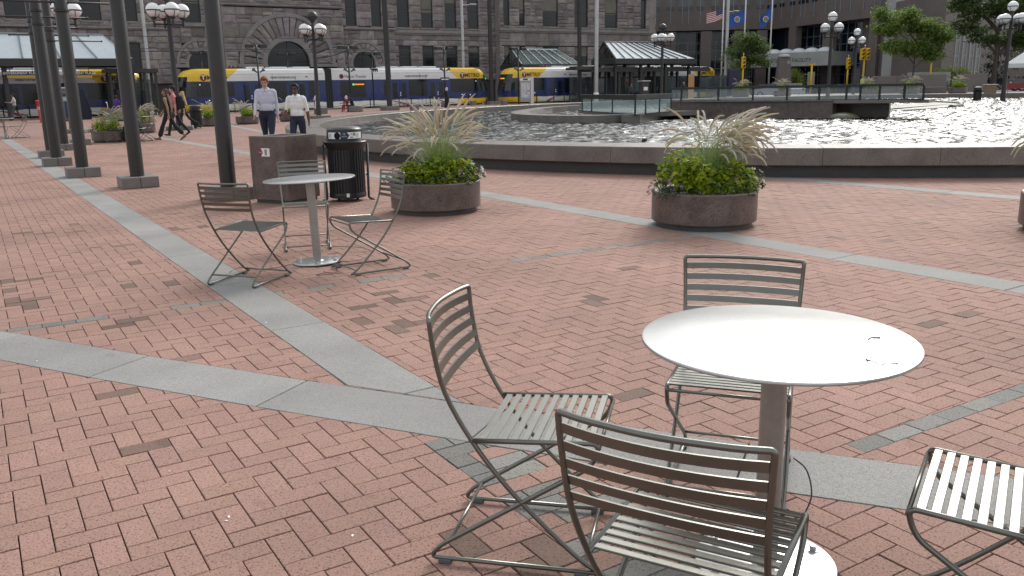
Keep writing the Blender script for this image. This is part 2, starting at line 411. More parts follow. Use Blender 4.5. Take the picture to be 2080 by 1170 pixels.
# the 300 that show largest become objects of their own, the rest one joined sheet of bricks
def shows(c):
    px, py, z = proj((c.x, c.y, 0)); return (-20 < px < 2100 and py < 1190), z
cand = []
for idx, (P, col, wh, c, an) in enumerate(bricks):
    if wh:
        ok, z = shows(c)
        if ok: cand.append((z, idx))
cand.sort(); own = {i for _, i in cand[:300]}
def brick_geo(P, z, tilt, e=.0024):
    c = sum(P, Vector((0, 0))) / len(P); n = len(P); vs = []
    for lvl in range(3):
        for p in P:
            q = p if lvl < 2 else p + (c - p).normalized() * e * 1.35
            dz = (q.x - c.x) * tilt[0] + (q.y - c.y) * tilt[1]
            vs.append((q.x, q.y, -.03 if lvl == 0 else z + dz - (e * .8 if lvl == 1 else 0)))
    fs = [tuple(range(2 * n, 3 * n))] + [(k, (k + 1) % n, n + (k + 1) % n, n + k) for k in range(n)] + [(n + k, n + (k + 1) % n, 2 * n + (k + 1) % n, 2 * n + k) for k in range(n)]
    return vs, fs
V, Fc, Cc = [], [], []
meshes = {}
for idx, (P, col, wh, c, an) in enumerate(bricks):
    z = rng.normal(0, .0009); tilt = rng.normal(0, .005, 2)
    if idx in own:
        kind = 'b' if col[0] < .2 else 'r'; kk = (an, kind, int(rng.integers(0, 9 if kind == 'r' else 3)))
        if kk not in meshes:
            vs, fs = brick_geo([p - c for p in P], 0, rng.normal(0, .005, 2)); me = bpy.data.meshes.new('brick'); me.from_pydata(vs, [], fs); me.materials.append(M_brick)
            at_ = me.color_attributes.new('Col', 'FLOAT_COLOR', 'POINT'); at_.data.foreach_set('color', np.tile(np.append(col, 1.0), len(vs))); meshes[kk] = me
        link('brick', meshes[kk], plaza, loc=(c.x, c.y, z))
        continue
    vs, fs = brick_geo(P, z, tilt); o = len(V); V += vs; Fc += [tuple(o + i for i in f) for f in fs]; Cc += [col] * len(vs)
me = bpy.data.meshes.new('brick_field'); me.from_pydata(V, [], Fc); me.materials.append(M_brick)
at_ = me.color_attributes.new('Col', 'FLOAT_COLOR', 'POINT'); ca = np.ones((len(V), 4), np.float32); ca[:, :3] = np.array(Cc); at_.data.foreach_set('color', ca.ravel())
link('brick_field', me, plaza, kind='stuff')
# ================================================================== CHAIRS AND TABLES
def make_chair(label):
    t = thing('bistro_chair', label, 'chair', group='slatted metal chairs on the plaza')
    wb, ws, r = .226, .207, .0078
    prof = spline([(-.117, .814), (-.108, .72), (-.078, .58), (0, .427), (.10, .292), (.22, .165), (.335, .058), (.402, .0165)], 4)
    def hw(z): return ws + (wb - ws) * max(0, min(1, (z - .427) / .39))
    bow = lambda z: .010 + .032 * max(0, min(1, (z - .60) / .21))          # the back is dished
    left = [(-hw(p.y), p.x, p.y) for p in prof]; right = [(hw(p.y), p.x, p.y) for p in prof]
    topz = .814; body = fillet([left[1], left[0], (-wb * .72, -.117 - bow(topz) * .48, topz), (0, -.117 - bow(topz), topz), (wb * .72, -.117 - bow(topz) * .48, topz), right[0], right[1]], [0, .058, .16, .16, .16, .058, 0], 7)
    path = left[:0:-1] + body[1:-1] + right[1:]
    m = MB(); m.tube(path, r, 8); m.build('back_frame', M_steel, t, True)
    for s in (-1, 1):
        pts = fillet([(s * ws, .402, .0165), (s * ws, -.158, .0165), (s * ws, .398, .395), (s * ws, .405, .446), (s * ws, 0, .427)], [0, .06, .05, .03, 0], 6)
        pts = fillet([(s * ws, .402, .0165), (s * ws, -.150, .0165), (s * ws, -.118, .058), (s * ws, .372, .372), (s * ws, .396, .446), (s * ws, 0, .427)], [0, .03, .05, .035, .03, 0], 5)
        m = MB(); m.tube(pts, r, 8); m.build('side_frame', M_steel, t, True)
        for y in (-.10, .34):
            m = MB(); m.bbox(s * ws - .013, y - .022, 0, s * ws + .013, y + .022, .016, .003); m.build('glide', M_rubber, t)
    # back slats: flat bars set into the frame
    for k in range(5):
        z = .779 - k * .0425; y = np.interp(z, [.427, .58, .72, .814], [0, -.078, -.108, -.117]); w = hw(z); hh = .0118; tl = math.tan(R_(6 + k * 3)); m = MB(); N = 10; vs = []
        for q in range(N + 1):
            x = -w + 2 * w * q / N; yb = y - bow(z) * (1 - (x / w) ** 2)
            vs += [(x, yb - .003 - tl * hh, z + hh), (x, yb + .003 - tl * hh, z + hh), (x, yb + .003 + tl * hh, z - hh), (x, yb - .003 + tl * hh, z - hh)]
        m.add(vs, [(4 * q + j, 4 * q + 4 + j, 4 * q + 4 + (j + 1) % 4, 4 * q + (j + 1) % 4) for q in range(N) for j in range(4)] + [(0, 1, 2, 3), (4 * N + 3, 4 * N + 2, 4 * N + 1, 4 * N)]); m.build('back_slat', M_steel, t)
    for k in range(11):
        y = .030 + k * .0335; z = .427 + (y / .393) * .019
        m = MB(); m.bbox(-ws, y - .0115, z - .002, ws, y + .0115, z + .0045, .002); m.build('seat_slat', M_steel, t)
    for (y, z) in ((.393, .430), (-.082, .082), (.352, .045)):
        m = MB(); m.tube([(-ws, y, z), (ws, y, z)], .0062, 8); m.build('stretcher', M_steel, t, True)
    return t
def make_table(label, loc, rotz, cable):
    t = thing('cafe_table', label, 'table', loc, rotz, 'round silver cafe tables')
    m = MB(); Rt = .397
    m.lathe([(.001, .7465), (Rt - .006, .747), (Rt - .0015, .7455), (Rt, .7425), (Rt, .738), (Rt - .002, .7355), (.001, .7355)], 96); m.build('table_top', M_table, t, 'auto')
    m = MB(); m.lathe([(.001, .7355), (.16, .7355), (.16, .727), (.05, .722), (.038, .70)], 40); m.lathe([(.038, .722), (.038, .014)], 40); m.build('column', M_tpole, t, 'auto')
    m = MB(); m.lathe([(.215, .002), (.217, .006), (.215, .0125), (.211, .0145), (.05, .0145), (.046, .018), (.038, .02)], 72, cap0=True); m.build('base_plate', M_table, t, 'auto')
    for k in range(6):
        a = k * math.pi / 3 + .3; m = MB(); m.lathe([(.019, .0145), (.019, .0175), (.0115, .0175), (.0115, .029), (.007, .031), (.001, .031)], 10, (.178 * math.cos(a), .178 * math.sin(a), 0)); m.build('bolt', M_bolt, t)
    return t
ch = make_chair('silver slatted chair with its back to us, drawn up to the near white table')
ch.location = (.346, 1.683, 0); ch.rotation_euler = (0, 0, R_(-29.6))
GC = 'slatted metal chairs on the plaza'
dup(ch, 'silver slatted chair turned sideways over the end of the granite band, beside near table', (-.087, 2.644, 0), R_(-102.8))
dup(ch, 'silver slatted chair half hidden behind the near round table, facing it', (.869, 3.151, 0), R_(160.3))
dup(ch, 'silver slatted chair of the near table showing only its brightly lit seat', (1.42, 1.90, 0), R_(58))
dup(ch, 'slatted chair standing with its feet on the grey granite band by the small table', (-2.166, 6.64, 0), R_(-18.5))
dup(ch, 'slatted chair behind the small table, in front of the brown trash enclosure', (-2.042, 8.396, 0), R_(195))
dup(ch, 'slatted chair turned sideways between the small table and a grass planter', (-1.1, 7.219, 0), R_(123.7))
T1 = make_table('round table with a brightly shining white top, ringed by four chairs', (.783, 2.418, 0), 0, True)
T2 = make_table('small round grey table with three chairs in front of the bins', (-1.73, 7.462, 0), .4, True); T2.rotation_euler = (R_(-1.2), R_(-1.6), .4); T2.location.z = .006
# litter on the near table top
M_twig = mat('dry_twig', (.05, .045, .03), .9)
for (px, py, a) in ((1775, 688, .4), (1808, 740, .1), (1770, 735, 2)):
    p = at(px, py, .7475); m = MB(); L = .022
    m.tube(spline([(-L, 0, .001), (-.2 * L, .003, .0035), (L, -.002, .001)], 3), .0019, 5); m.tube([(0, .001, .002), (.5 * L, .006, .002)], .0014, 4)
    o = m.build('twig', M_twig, loc=p, rot=(0, 0, a)); tag(o, 'tiny dry twig lying on the shining white table top', 'twig', 'bits of twig on the table')
# security cables
M_cable = mat('steel_cable', (.06, .06, .06), .4, metal=.6)
def cable(pts, label, r=.0028):
    m = MB(); m.tube(spline(pts, 8), r, 6); o = m.build('security_cable', M_cable, None, True); tag(o, label, 'cable', 'security cables tying chairs to tables')
cable([(-1.56, 7.36, .02), (-1.38, 7.5, .006), (-1.3, 7.75, .02), (-1.42, 7.98, .03), (-1.62, 7.96, .05), (-1.74, 7.99, .04)], 'thin cable looping from the small table base to the chair behind it')
cable([(-1.55, 7.37, .016), (-1.48, 7.0, .004), (-1.60, 6.82, .02), (-1.5, 6.72, .06), (-1.40, 6.78, .04)], 'thin cable curling around the foot of the sideways chair by the grass planter')
cable([(-1.92, 7.34, .016), (-2.1, 7.2, .004), (-2.32, 7.15, .03), (-2.38, 7.02, .018)], 'thin cable from the small table base to the chair on the granite band')
cable([(1.0, 2.83, .17), (1.035, 2.79, .14), (1.04, 2.74, .07), (1.0, 2.70, .01), (.93, 2.6, .012)], 'dark cable hanging in a loop beside the column of the near table')
cable([(.955, 2.31, .016), (1.02, 2.27, .022), (1.12, 2.18, .006), (1.3, 2.05, .006)], 'cable end running out from the near table base over the bricks')
# ================================================================== POOL
M_water = bpy.data.materials.new('pool_water'); M_water.use_nodes = True; t = M_water.node_tree; b = t.nodes['Principled BSDF']
b.inputs['Base Color'].default_value = (.012, .018, .018, 1); b.inputs['Roughness'].default_value = .04; b.inputs['IOR'].default_value = 1.33; b.inputs['Specular IOR Level'].default_value = .5
g = t.nodes.new('ShaderNodeNewGeometry'); prev = None
for sc, st, dist in ((9.0, 1.0, .02),):
    mp = t.nodes.new('ShaderNodeMapping'); mp.inputs['Rotation'].default_value = (0, 0, R_(-12)); mp.inputs['Scale'].default_value = (.75, 1.25, 1); t.links.new(g.outputs['Position'], mp.inputs['Vector'])
    n = t.nodes.new('ShaderNodeTexNoise'); n.inputs['Scale'].default_value = sc; n.inputs['Detail'].default_value = 2.5; n.inputs['Distortion'].default_value = .4; t.links.new(mp.outputs[0], n.inputs['Vector'])
    bn = t.nodes.new('ShaderNodeBump'); bn.inputs['Strength'].default_value = st; bn.inputs['Distance'].default_value = dist; t.links.new(n.outputs['Fac'], bn.inputs['Height'])
    if prev: t.links.new(prev.outputs[0], bn.inputs['Normal'])
    prev = bn
t.links.new(prev.outputs[0], b.inputs['Normal'])
M_algae = mat('wet_pool_floor', (.05, .052, .045), .25, var=.3, vscale=.6, bump=.004, bscale=8)
WZ = .17
# real ripples: short wind waves of many directions
gs = .075; gxs, gys = np.arange(-9, 48, gs), np.arange(12.5, 70, gs); X, Y = np.meshgrid(gxs, gys); H = np.zeros_like(X); wr = np.random.default_rng(5)
for k in range(70):
    lam = math.exp(wr.uniform(math.log(.22), math.log(.8))); th = R_(-105) + wr.normal(0, .75); kk = 2 * math.pi / lam; H += .0056 * lam ** .95 * np.sin(kk * (X * math.cos(th) + Y * math.sin(th)) + wr.uniform(0, 6.28))
gust = .55 + .45 * np.sin(.21 * X + .8 * np.sin(.13 * Y)) * np.sin(.17 * Y + 1.3); H *= (.9 + .2 * gust)
ct, st = math.cos(EL_T), math.sin(EL_T); du, dv = X - EL_C.x, Y - EL_C.y; inside = ((du * ct + dv * st) / (EL_A - .7)) ** 2 + ((-du * st + dv * ct) / (EL_B - .7)) ** 2 < 1
vis_ = inside & (np.abs(X) < Y * .72 + 2); idx = -np.ones(X.shape, int); idx[vis_] = np.arange(vis_.sum()); V = np.stack([X[vis_], Y[vis_], WZ + H[vis_]], 1)
a_, b_, c_, d_ = idx[:-1, :-1], idx[:-1, 1:], idx[1:, 1:], idx[1:, :-1]; ok = (a_ >= 0) & (b_ >= 0) & (c_ >= 0) & (d_ >= 0); Q = np.stack([a_[ok], b_[ok], c_[ok], d_[ok]], 1)
me = bpy.data.meshes.new('pool_water'); me.from_pydata(V.tolist(), [], Q.tolist()); me.materials.append(M_water); me.polygons.foreach_set('use_smooth', [True] * len(Q)); link('pool_water', me, kind='structure'); n = 160
m = MB(); m.add([el(2 * math.pi * k / n, -.3, -.004) for k in range(n)], [tuple(range(n))]); m.build('pool_floor', M_algae, kind='structure')
pool = thing('fountain_basin', 'large oval pool rim of brown granite coping stones on a dark plinth', 'fountain basin')
# equal-length stones round the rim
def arc_table(off=0.0, N=4000):
    A = [2 * math.pi * k / N for k in range(N + 1)]; L = [0.0]; p = el(0, off)
    for a in A[1:]:
        q = el(a, off); L.append(L[-1] + (q - p).length); p = q
    return A, L
A_, L_ = arc_table(); per = L_[-1]; NS = round(per / 1.72)
for k in range(NS):
    s0, s1 = per * k / NS + .003, per * (k + 1) / NS - .003; sub = 5; m = MB(); vs = []
    pr = [(-.012, .0), (0, .012), (0, .268), (-.012, .28), (-1.0, .28), (-1.012, .268), (-1.012, -.16)]
    for q in range(sub + 1):
        a = np.interp(s0 + (s1 - s0) * q / sub, L_, A_)
        for (off, z) in pr: p = el(a, off, .20 + z); vs.append(p)
    c = len(pr); fs = []
    for q in range(sub):
        for j in range(c - 1): fs.append((q * c + j, (q + 1) * c + j, (q + 1) * c + j + 1, q * c + j + 1))
        fs.append((q * c, q * c + c - 1, (q + 1) * c + c - 1, (q + 1) * c))
    fs += [tuple(range(c)), tuple(sub * c + j for j in range(c))[::-1]]
    m.add(vs, fs); o = m.build('coping_stone', M_rim, pool, 'auto'); o.location.z = random.uniform(-.0025, .0025)
m = MB(); vs = []; n = 200
for k in range(n):
    a = 2 * math.pi * k / n
    for off, z in ((-.16, -.01), (-.16, .2), (-.9, .2)): vs.append(el(a, off, z))
fs = []
for k in range(n):
    k2 = (k + 1) % n
    for j in range(2): fs.append((k * 3 + j, k2 * 3 + j, k2 * 3 + j + 1, k * 3 + j + 1))
m.add(vs, fs); M_plinth = mat('dark_plinth_granite', (.055, .052, .052), .5, var=.15, vscale=3, speck=[(160, .4, .7)]); m.build('plinth', M_plinth, pool)
# small spill boxes on the water edge
for px, py in ((1309, 288), (790, 260), (985, 231)):
    p = at(px, py, WZ); m = MB(); m.bbox(-.055, -.05, -.05, .055, .05, .075, .006); o = m.build('spill_box', M_dark, loc=p); tag(o, 'small dark metal box standing in the pool just inside the rim', 'nozzle box', 'dark boxes in the water')

# ---- island wall, stair glass and terrace in the pool
def band_wall(name, path, width, z0, z1, m_, parent=None, seg_len=None, side=1, kind=None):
    """wall of stones along a world path (top outer edge), thickness to the left."""
    P = [Vector((p.x, p.y, 0)) for p in path]; N = len(P)
    def nr(i):
        d = (P[min(i + 1, N - 1)] - P[max(i - 1, 0)]).normalized(); return Vector((-d.y, d.x, 0)) * side
    for i in range(N - 1):
        mm = MB(); n0, n1 = nr(i) * width, nr(i + 1) * width; d = (P[i + 1] - P[i]).normalized() * .003; a, b2 = P[i] + d, P[i + 1] - d
        poly = [(a.x, a.y), (b2.x, b2.y), ((b2 + n1).x, (b2 + n1).y), ((a + n0).x, (a + n0).y)]
        if side < 0: poly = poly[::-1]
        mm.prism(poly, z0, z1); mm.build(name, m_, parent)
isl = thing('pool_island', 'low curved granite wall of the island beside the stair glass', 'island wall')
out_px = [(1168, 213.5), (1130, 215.5), (1095, 218), (1062, 222.5), (1041, 226), (1037.5, 229), (1046, 231.5), (1070, 233.3), (1110, 234.5), (1160, 235), (1215, 234.5), (1270, 233)]
path = [at(x, y, .46) for x, y in out_px]; path = [path[0]] + spline(path[1:], 1)
band_wall('wall_stone', [at(x, y, .46) for x, y in out_px], .75, WZ - .1, .46, M_rim, isl, side=1)
tail = [at(1300, 233.5, .46), at(1348, 226.5, .46), at(1396, 221, .46)]
band_wall('wall_stone', tail, .7, WZ - .1, .46, M_rim, isl, side=1)
inn = [at(x, y, .46) for x, y in ((1174, 222.3), (1190, 224.5), (1225, 227), (1290, 229.5))]
band_wall('paving_stone', inn, 3.0, .30, .47, M_rim, isl, side=1)
p = at(1284, 240, .3); m = MB(); m.M = Matrix.Translation((p.x, p.y, 0)) @ Matrix.Rotation(-.15, 4, 'Z'); m.box(-.3, -.05, WZ - .1, .3, .6, .43); m.build('spout_block', M_rim, isl)
M_glass = mat('teal_glass', (.40, .55, .55), .08, alpha=.42, spec=.5); M_glass2 = mat('clear_railing_glass', (.50, .56, .57), .06, alpha=.17, spec=.5)
M_rail = mat('black_rail', (.012, .016, .017), .4, var=.1, vscale=3)
def glass_rail(label, nodes, z0, z1, rail_h, posts_w=.06, alpha_m=M_glass, foot=None):
    t = thing('glass_railing', label, 'railing', (nodes[0].x, nodes[0].y, 0)); o0 = Vector((nodes[0].x, nodes[0].y, 0))
    for i, p in enumerate(nodes):
        q = p - o0; m = MB(); m.box(q.x - posts_w / 2, q.y - posts_w / 2, z0, q.x + posts_w / 2, q.y + posts_w / 2, z1 - rail_h); m.build('post', M_rail, t)
        if i < len(nodes) - 1:
            r = nodes[i + 1] - o0; d = (r - q); L = d.length; d.normalize(); an = math.atan2(d.y, d.x)
            m = MB(); m.M = Matrix.Translation((q.x, q.y, 0)) @ Matrix.Rotation(an, 4, 'Z'); m.box(.05, -.008, z0 + .03, L - .05, .008, z1 - rail_h - .002); m.build('pane', alpha_m, t)
            m = MB(); m.M = Matrix.Translation((q.x, q.y, 0)) @ Matrix.Rotation(an, 4, 'Z'); m.box(-.05, -.07, z1 - rail_h, L + .02, .07, z1); m.build('handrail', M_rail, t)
            m = MB(); m.M = Matrix.Translation((q.x, q.y, 0)) @ Matrix.Rotation(an, 4, 'Z'); m.box(.04, -.03, z0, L - .04, .03, z0 + .028); m.build('foot_rail', M_rail, t)
    return t
Yb = lambda px: np.interp(px, [1183, 1290, 1362], [37.0, 31.2, 34.2])
def gp(px, Y): v = atY(px, 225, Y); return Vector((v.x, Y, 0))
glass_rail('angled glass screen with black rail on the island in the pool', [gp(x, Yb(x)) for x in (1183, 1202, 1244, 1290, 1311, 1339, 1362)], .47, 1.18, .17)
Yl = lambda px: np.interp(px, [1362, 1383, 1873], [36.4, 36.0, 30.4])
glass_rail('long straight glass railing with black top rail above the dark granite wall', [gp(x, Yl(x)) for x in (1362, 1383, 1458, 1528, 1597, 1662, 1717, 1745, 1784, 1834, 1873)], .84, 1.40, .085, alpha_m=M_glass2)
# wall below the long railing, panel by panel, and the thin ledge that carries it on
tw = thing('terrace_wall', 'dark brown granite panel wall rising from the pool below the glass railing', 'wall', (0, 0, 0))
xs = [1355] + list(range(1384, 1692, 31)) + [1692]
for a, b2 in zip(xs[:-1], xs[1:]):
    p, q = gp(a, Yl(a)), gp(b2, Yl(b2)); d = (q - p).normalized(); nn = Vector((d.y, -d.x, 0)); p += d * .003 + nn * .08; q -= d * .003 - nn * .08
    m = MB(); m.prism([(p.x, p.y), (q.x, q.y), (q.x - nn.x * .5, q.y - nn.y * .5), (p.x - nn.x * .5, p.y - nn.y * .5)], WZ - .1, .80); m.build('wall_panel', M_brown, tw)
p, q = gp(1350, Yl(1350)), gp(1886, Yl(1886)); d = (q - p).normalized(); nn = Vector((d.y, -d.x, 0))
def strip_box(name, a, b2, z0, z1, f, k, mm_, par):
    m = MB(); m.prism([((a + nn * f).x, (a + nn * f).y), ((b2 + nn * f).x, (b2 + nn * f).y), ((b2 - nn * k).x, (b2 - nn * k).y), ((a - nn * k).x, (a - nn * k).y)], z0, z1); m.build(name, mm_, par)
strip_box('coping', p, gp(1692, Yl(1692)), .803, .84, .11, 1.3, M_rim, tw); strip_box('cantilever_ledge', gp(1693, Yl(1693)), q, .72, .84, .11, 1.1, M_rim, tw)
strip_box('foot_ledge', p, gp(1692, Yl(1692)), WZ - .1, WZ + .035, .22, 0, M_rim, tw)
strip_box('recess_back', gp(1670, Yl(1670)), gp(1790, Yl(1790)), WZ - .1, .79, -1.2, 1.4, M_brown, tw)
cb = thing('cascade_basin', 'shallow crescent basin with mossy rounded lip below the end of the railing', 'basin')
M_moss = mat('mossy_stone', (.10, .10, .06), .45, var=.3, vscale=2, bump=.004, bscale=12)
rimp = [at(x, y, .22) for x, y in ((1700, 229), (1760, 227), (1830, 223.5), (1890, 220), (1930, 217), (1953, 213.5), (1946, 210), (1915, 208), (1875, 206.5))]
m = MB(); m.prism([(p.x, p.y) for p in rimp] + [(gp(1700, 31.5).x, 33.2)], WZ - .02, WZ + .05); m.build('basin_floor', mat('wet_pale_stone', (.17, .17, .15), .3, var=.3, vscale=.8), cb)
m = MB(); m.tube(spline(rimp[4:], 5), .10, 8); m.build('rounded_lip', M_moss, cb, True)
m = MB(); m.sphere((gp(1712, 32).x, 31.9, .2), .55, 16, 8, sz=.35); m.build('boulder', M_moss, cb, True)
ducks = [(1912, 194.5), (1925, 195)]
for px, py in ducks:
    p = at(px, py, WZ); m = MB(); m.sphere((0, 0, .06), .13, 10, 6, sz=.6); m.sphere((.12, 0, .19), .06, 8, 6); m.tube([(.07, 0, .1), (.11, 0, .17)], .035, 6)
    o = m.build('water_bird', mat('grey_feathers', (.22, .21, .2), .8), None, True, loc=p); tag(o, 'small grey duck floating by the far pool wall', 'duck', 'ducks on the pool')

# ================================================================== POSTS
def make_post(label, kindr=.112, ht=7.4, ped=.57, pedh=.18, bar=True, group='dark posts on granite blocks'):
    t = thing('arcade_post' if bar else 'mast', label, 'post', group=group)
    for s in (0, 1):
        m = MB(); x0, x1 = (-ped / 2, -.003) if s == 0 else (.003, ped / 2); m.bbox(x0, -ped / 2, 0, x1, ped / 2, pedh, .008); m.build('base_block', M_ped, t)
    m = MB(); m.lathe([(kindr, pedh), (kindr, ht), (kindr * .7, ht + .05), (.001, ht + .06)], 24); m.build('pole', M_post, t, 'auto')
    if bar:
        for z in (3.02, 3.30):
            m = MB(); m.lathe([(kindr, z - .03), (kindr + .022, z - .02), (kindr + .022, z + .02), (kindr, z + .03)], 24); m.build('collar', M_post, t, 'auto')
        m = MB(); m.tube([(-.97, 0, 3.17), (.97, 0, 3.17)], .02, 8); m.sphere((-.98, 0, 3.17), .03, 8, 6); m.sphere((.98, 0, 3.17), .03, 8, 6); m.build('cross_bar', M_post, t, True)
    return t
post_px = [(467, 409), (282, 383), (170, 361), (117, 338), (105, 321), (133, 306), (164, 295)]
plab = ['dark round post on a granite block right beside the brown trash enclosure', 'dark round post on a granite block, second of the arc from the trash enclosure',
        'dark post with cross bar, third of the arc counted from the trash enclosure', 'dark post with cross bar, fourth of the arc counted from the trash enclosure',
        'dark post with cross bar, fifth of the arc counted from the trash enclosure', 'dark post with cross bar, sixth of the arc counted from the trash enclosure', 'dark post of the arc standing by the planters, farthest from the trash enclosure']
P0 = None
for (px, py), lb in zip(post_px, plab):
    p = at(px, py); p += Vector((p.x, p.y, 0)).normalized() * .30
    if P0 is None: P0 = make_post(lb); P0.location = p; P0.rotation_euler = (0, 0, GA)
    else: dup(P0, lb, p, GA)
ms = make_post('thick dark mast on a stone block behind the pool by the seated pair', .21, 13, 1.15, .32, False, 'tall dark masts by the station')
ms.location = at(792, 224); ms.rotation_euler = (0, 0, GA)
dup(ms, 'tall dark mast on a stone block in front of the gap between two trains', at(999, 212.5), GA)
dup(ms, 'tall dark mast beside the gable of the station shelter behind the stair glass', at(1177, 207), GA)

# ================================================================== LAMPS
M_globe = mat('opal_glass_globe', (.82, .83, .82), .25, spec=.5)
def make_lamp(label, top_dark=False, base=True):
    t = thing('globe_lamp', label, 'street lamp', group='globe lamps round the plaza')
    m = MB()
    if base:
        m.bbox(-.55, -.55, 0, .55, .55, .16, .02); m.build('base_block', M_ped, t); m = MB()
    m.lathe([(.16, .1), (.15, .5), (.12, .8), (.10, 4.2), (.075, 5.35)], 16); m.build('pole', M_post, t, True)
    def globe(x, y, z, dark=False):
        g = MB(); g.sphere((x, y, z), .30, 20, 14); o = g.build('globe', M_dark if dark else M_globe, t, True)
        c = MB(); c.lathe([(.31, z - .03), (.315, z), (.31, z + .02)], 24, (x, y, 0))
        for k in range(4):
            a = k * math.pi / 2 + .4; c.tube([(x + .312 * math.cos(a) * math.cos(f), y + .312 * math.sin(a) * math.cos(f), z - .312 * math.sin(f)) for f in np.linspace(0, 1.25, 6)], .012, 5)
        c.lathe([(.09, z - .36), (.15, z - .29), (.12, z - .27)], 12, (x, y, 0)); c.build('cage', M_dark, t, True)
    globe(0, 0, 5.70, top_dark)
    for k in range(4):
        a = k * math.pi / 2 + R_(20); ca, sa = math.cos(a) * .60, math.sin(a) * .60; globe(ca, sa, 4.98)
        m = MB(); m.tube(fillet([(0, 0, 4.42), (ca, sa, 4.42), (ca, sa, 4.66)], .1), .035, 8); m.lathe([(.05, 4.3), (.05, 4.62)], 10, (ca, sa, 0)); m.build('arm', M_post, t, True)
    return t
def px_dist(px, hor_y, ppm): # place from apparent scale
    Yd = F_PX / ppm; v = atY(px, hor_y + CAM_H * ppm, Yd); return Vector((v.x, v.y, 0))
l1 = make_lamp('five-globe lamp by the walking group, opal top globe, near the small arch'); l1.location = px_dist(366, 194, 45.5); l1.rotation_euler = (0, 0, .3)
l2 = make_lamp('five-globe lamp with dark top globe beside the pool rim before the big arch', True); l2.location = px_dist(648, 187, 34); l2.rotation_euler = (0, 0, .5)
dup(l2, 'five-globe lamp with a dark top globe in front of the shelter with white roof panels', px_dist(1343, 174, 26), .9)
dup(l1, 'larger of two five-globe lamps standing in front of the public safety building', px_dist(1680, 167.5, 29.5), .1)
dup(l1, 'smaller of two five-globe lamps in front of the public safety building, by the yellow signals', px_dist(1732, 166.5, 22.5), .1)
dup(l1, 'five-globe lamp beside the white tent canopy', px_dist(2036, 161, 32.5), .15)
dup(l1, 'five-globe lamp behind the arc of dark posts, only its lower globes in view', px_dist(150, 197, 47), .2)

# ================================================================== BINS
te = thing('trash_enclosure', 'square brown polished granite trash enclosure with a Trash sticker', 'trash bin', (-3.13, 11.93, 0), R_(62))
S = .32
for k in range(4):
    m = MB(); m.M = Matrix.Rotation(k * math.pi / 2, 4, 'Z'); m.bbox(-S + .04, -S, .05, S, -S + .038, .895, .004); m.build('side_panel', M_brown, te)
m = MB(); m.box(-S + .03, -S + .03, 0, S - .03, S - .03, .05); m.build('plinth', M_plinth, te)
m = MB(); [m.box(*q) for q in ((-S, -S, .897, S, -S + .12, .915), (-S, S - .12, .897, S, S, .915), (-S, -S + .122, .897, -S + .12, S - .122, .915), (S - .12, -S + .122, .897, S, S - .122, .915))]; m.build('top_rim', M_rim, te)
m = MB(); m.box(-S + .1, -S + .1, .86, S - .1, S - .1, .899); m.build('inner_lid', M_plinth, te)
def decal(name, parent, m_, pts, z=.0, M=Matrix()):
    mm = MB(); mm.M = M; n = len(pts); mm.prism(pts, z, z + .0015); return mm.build(name, m_, parent)
M_maroon = mat('maroon_print', (.22, .02, .05), .5); M_navy = mat('navy_print', (.02, .035, .09), .5); M_cup = mat('cup_print', (.35, .2, .2), .5)
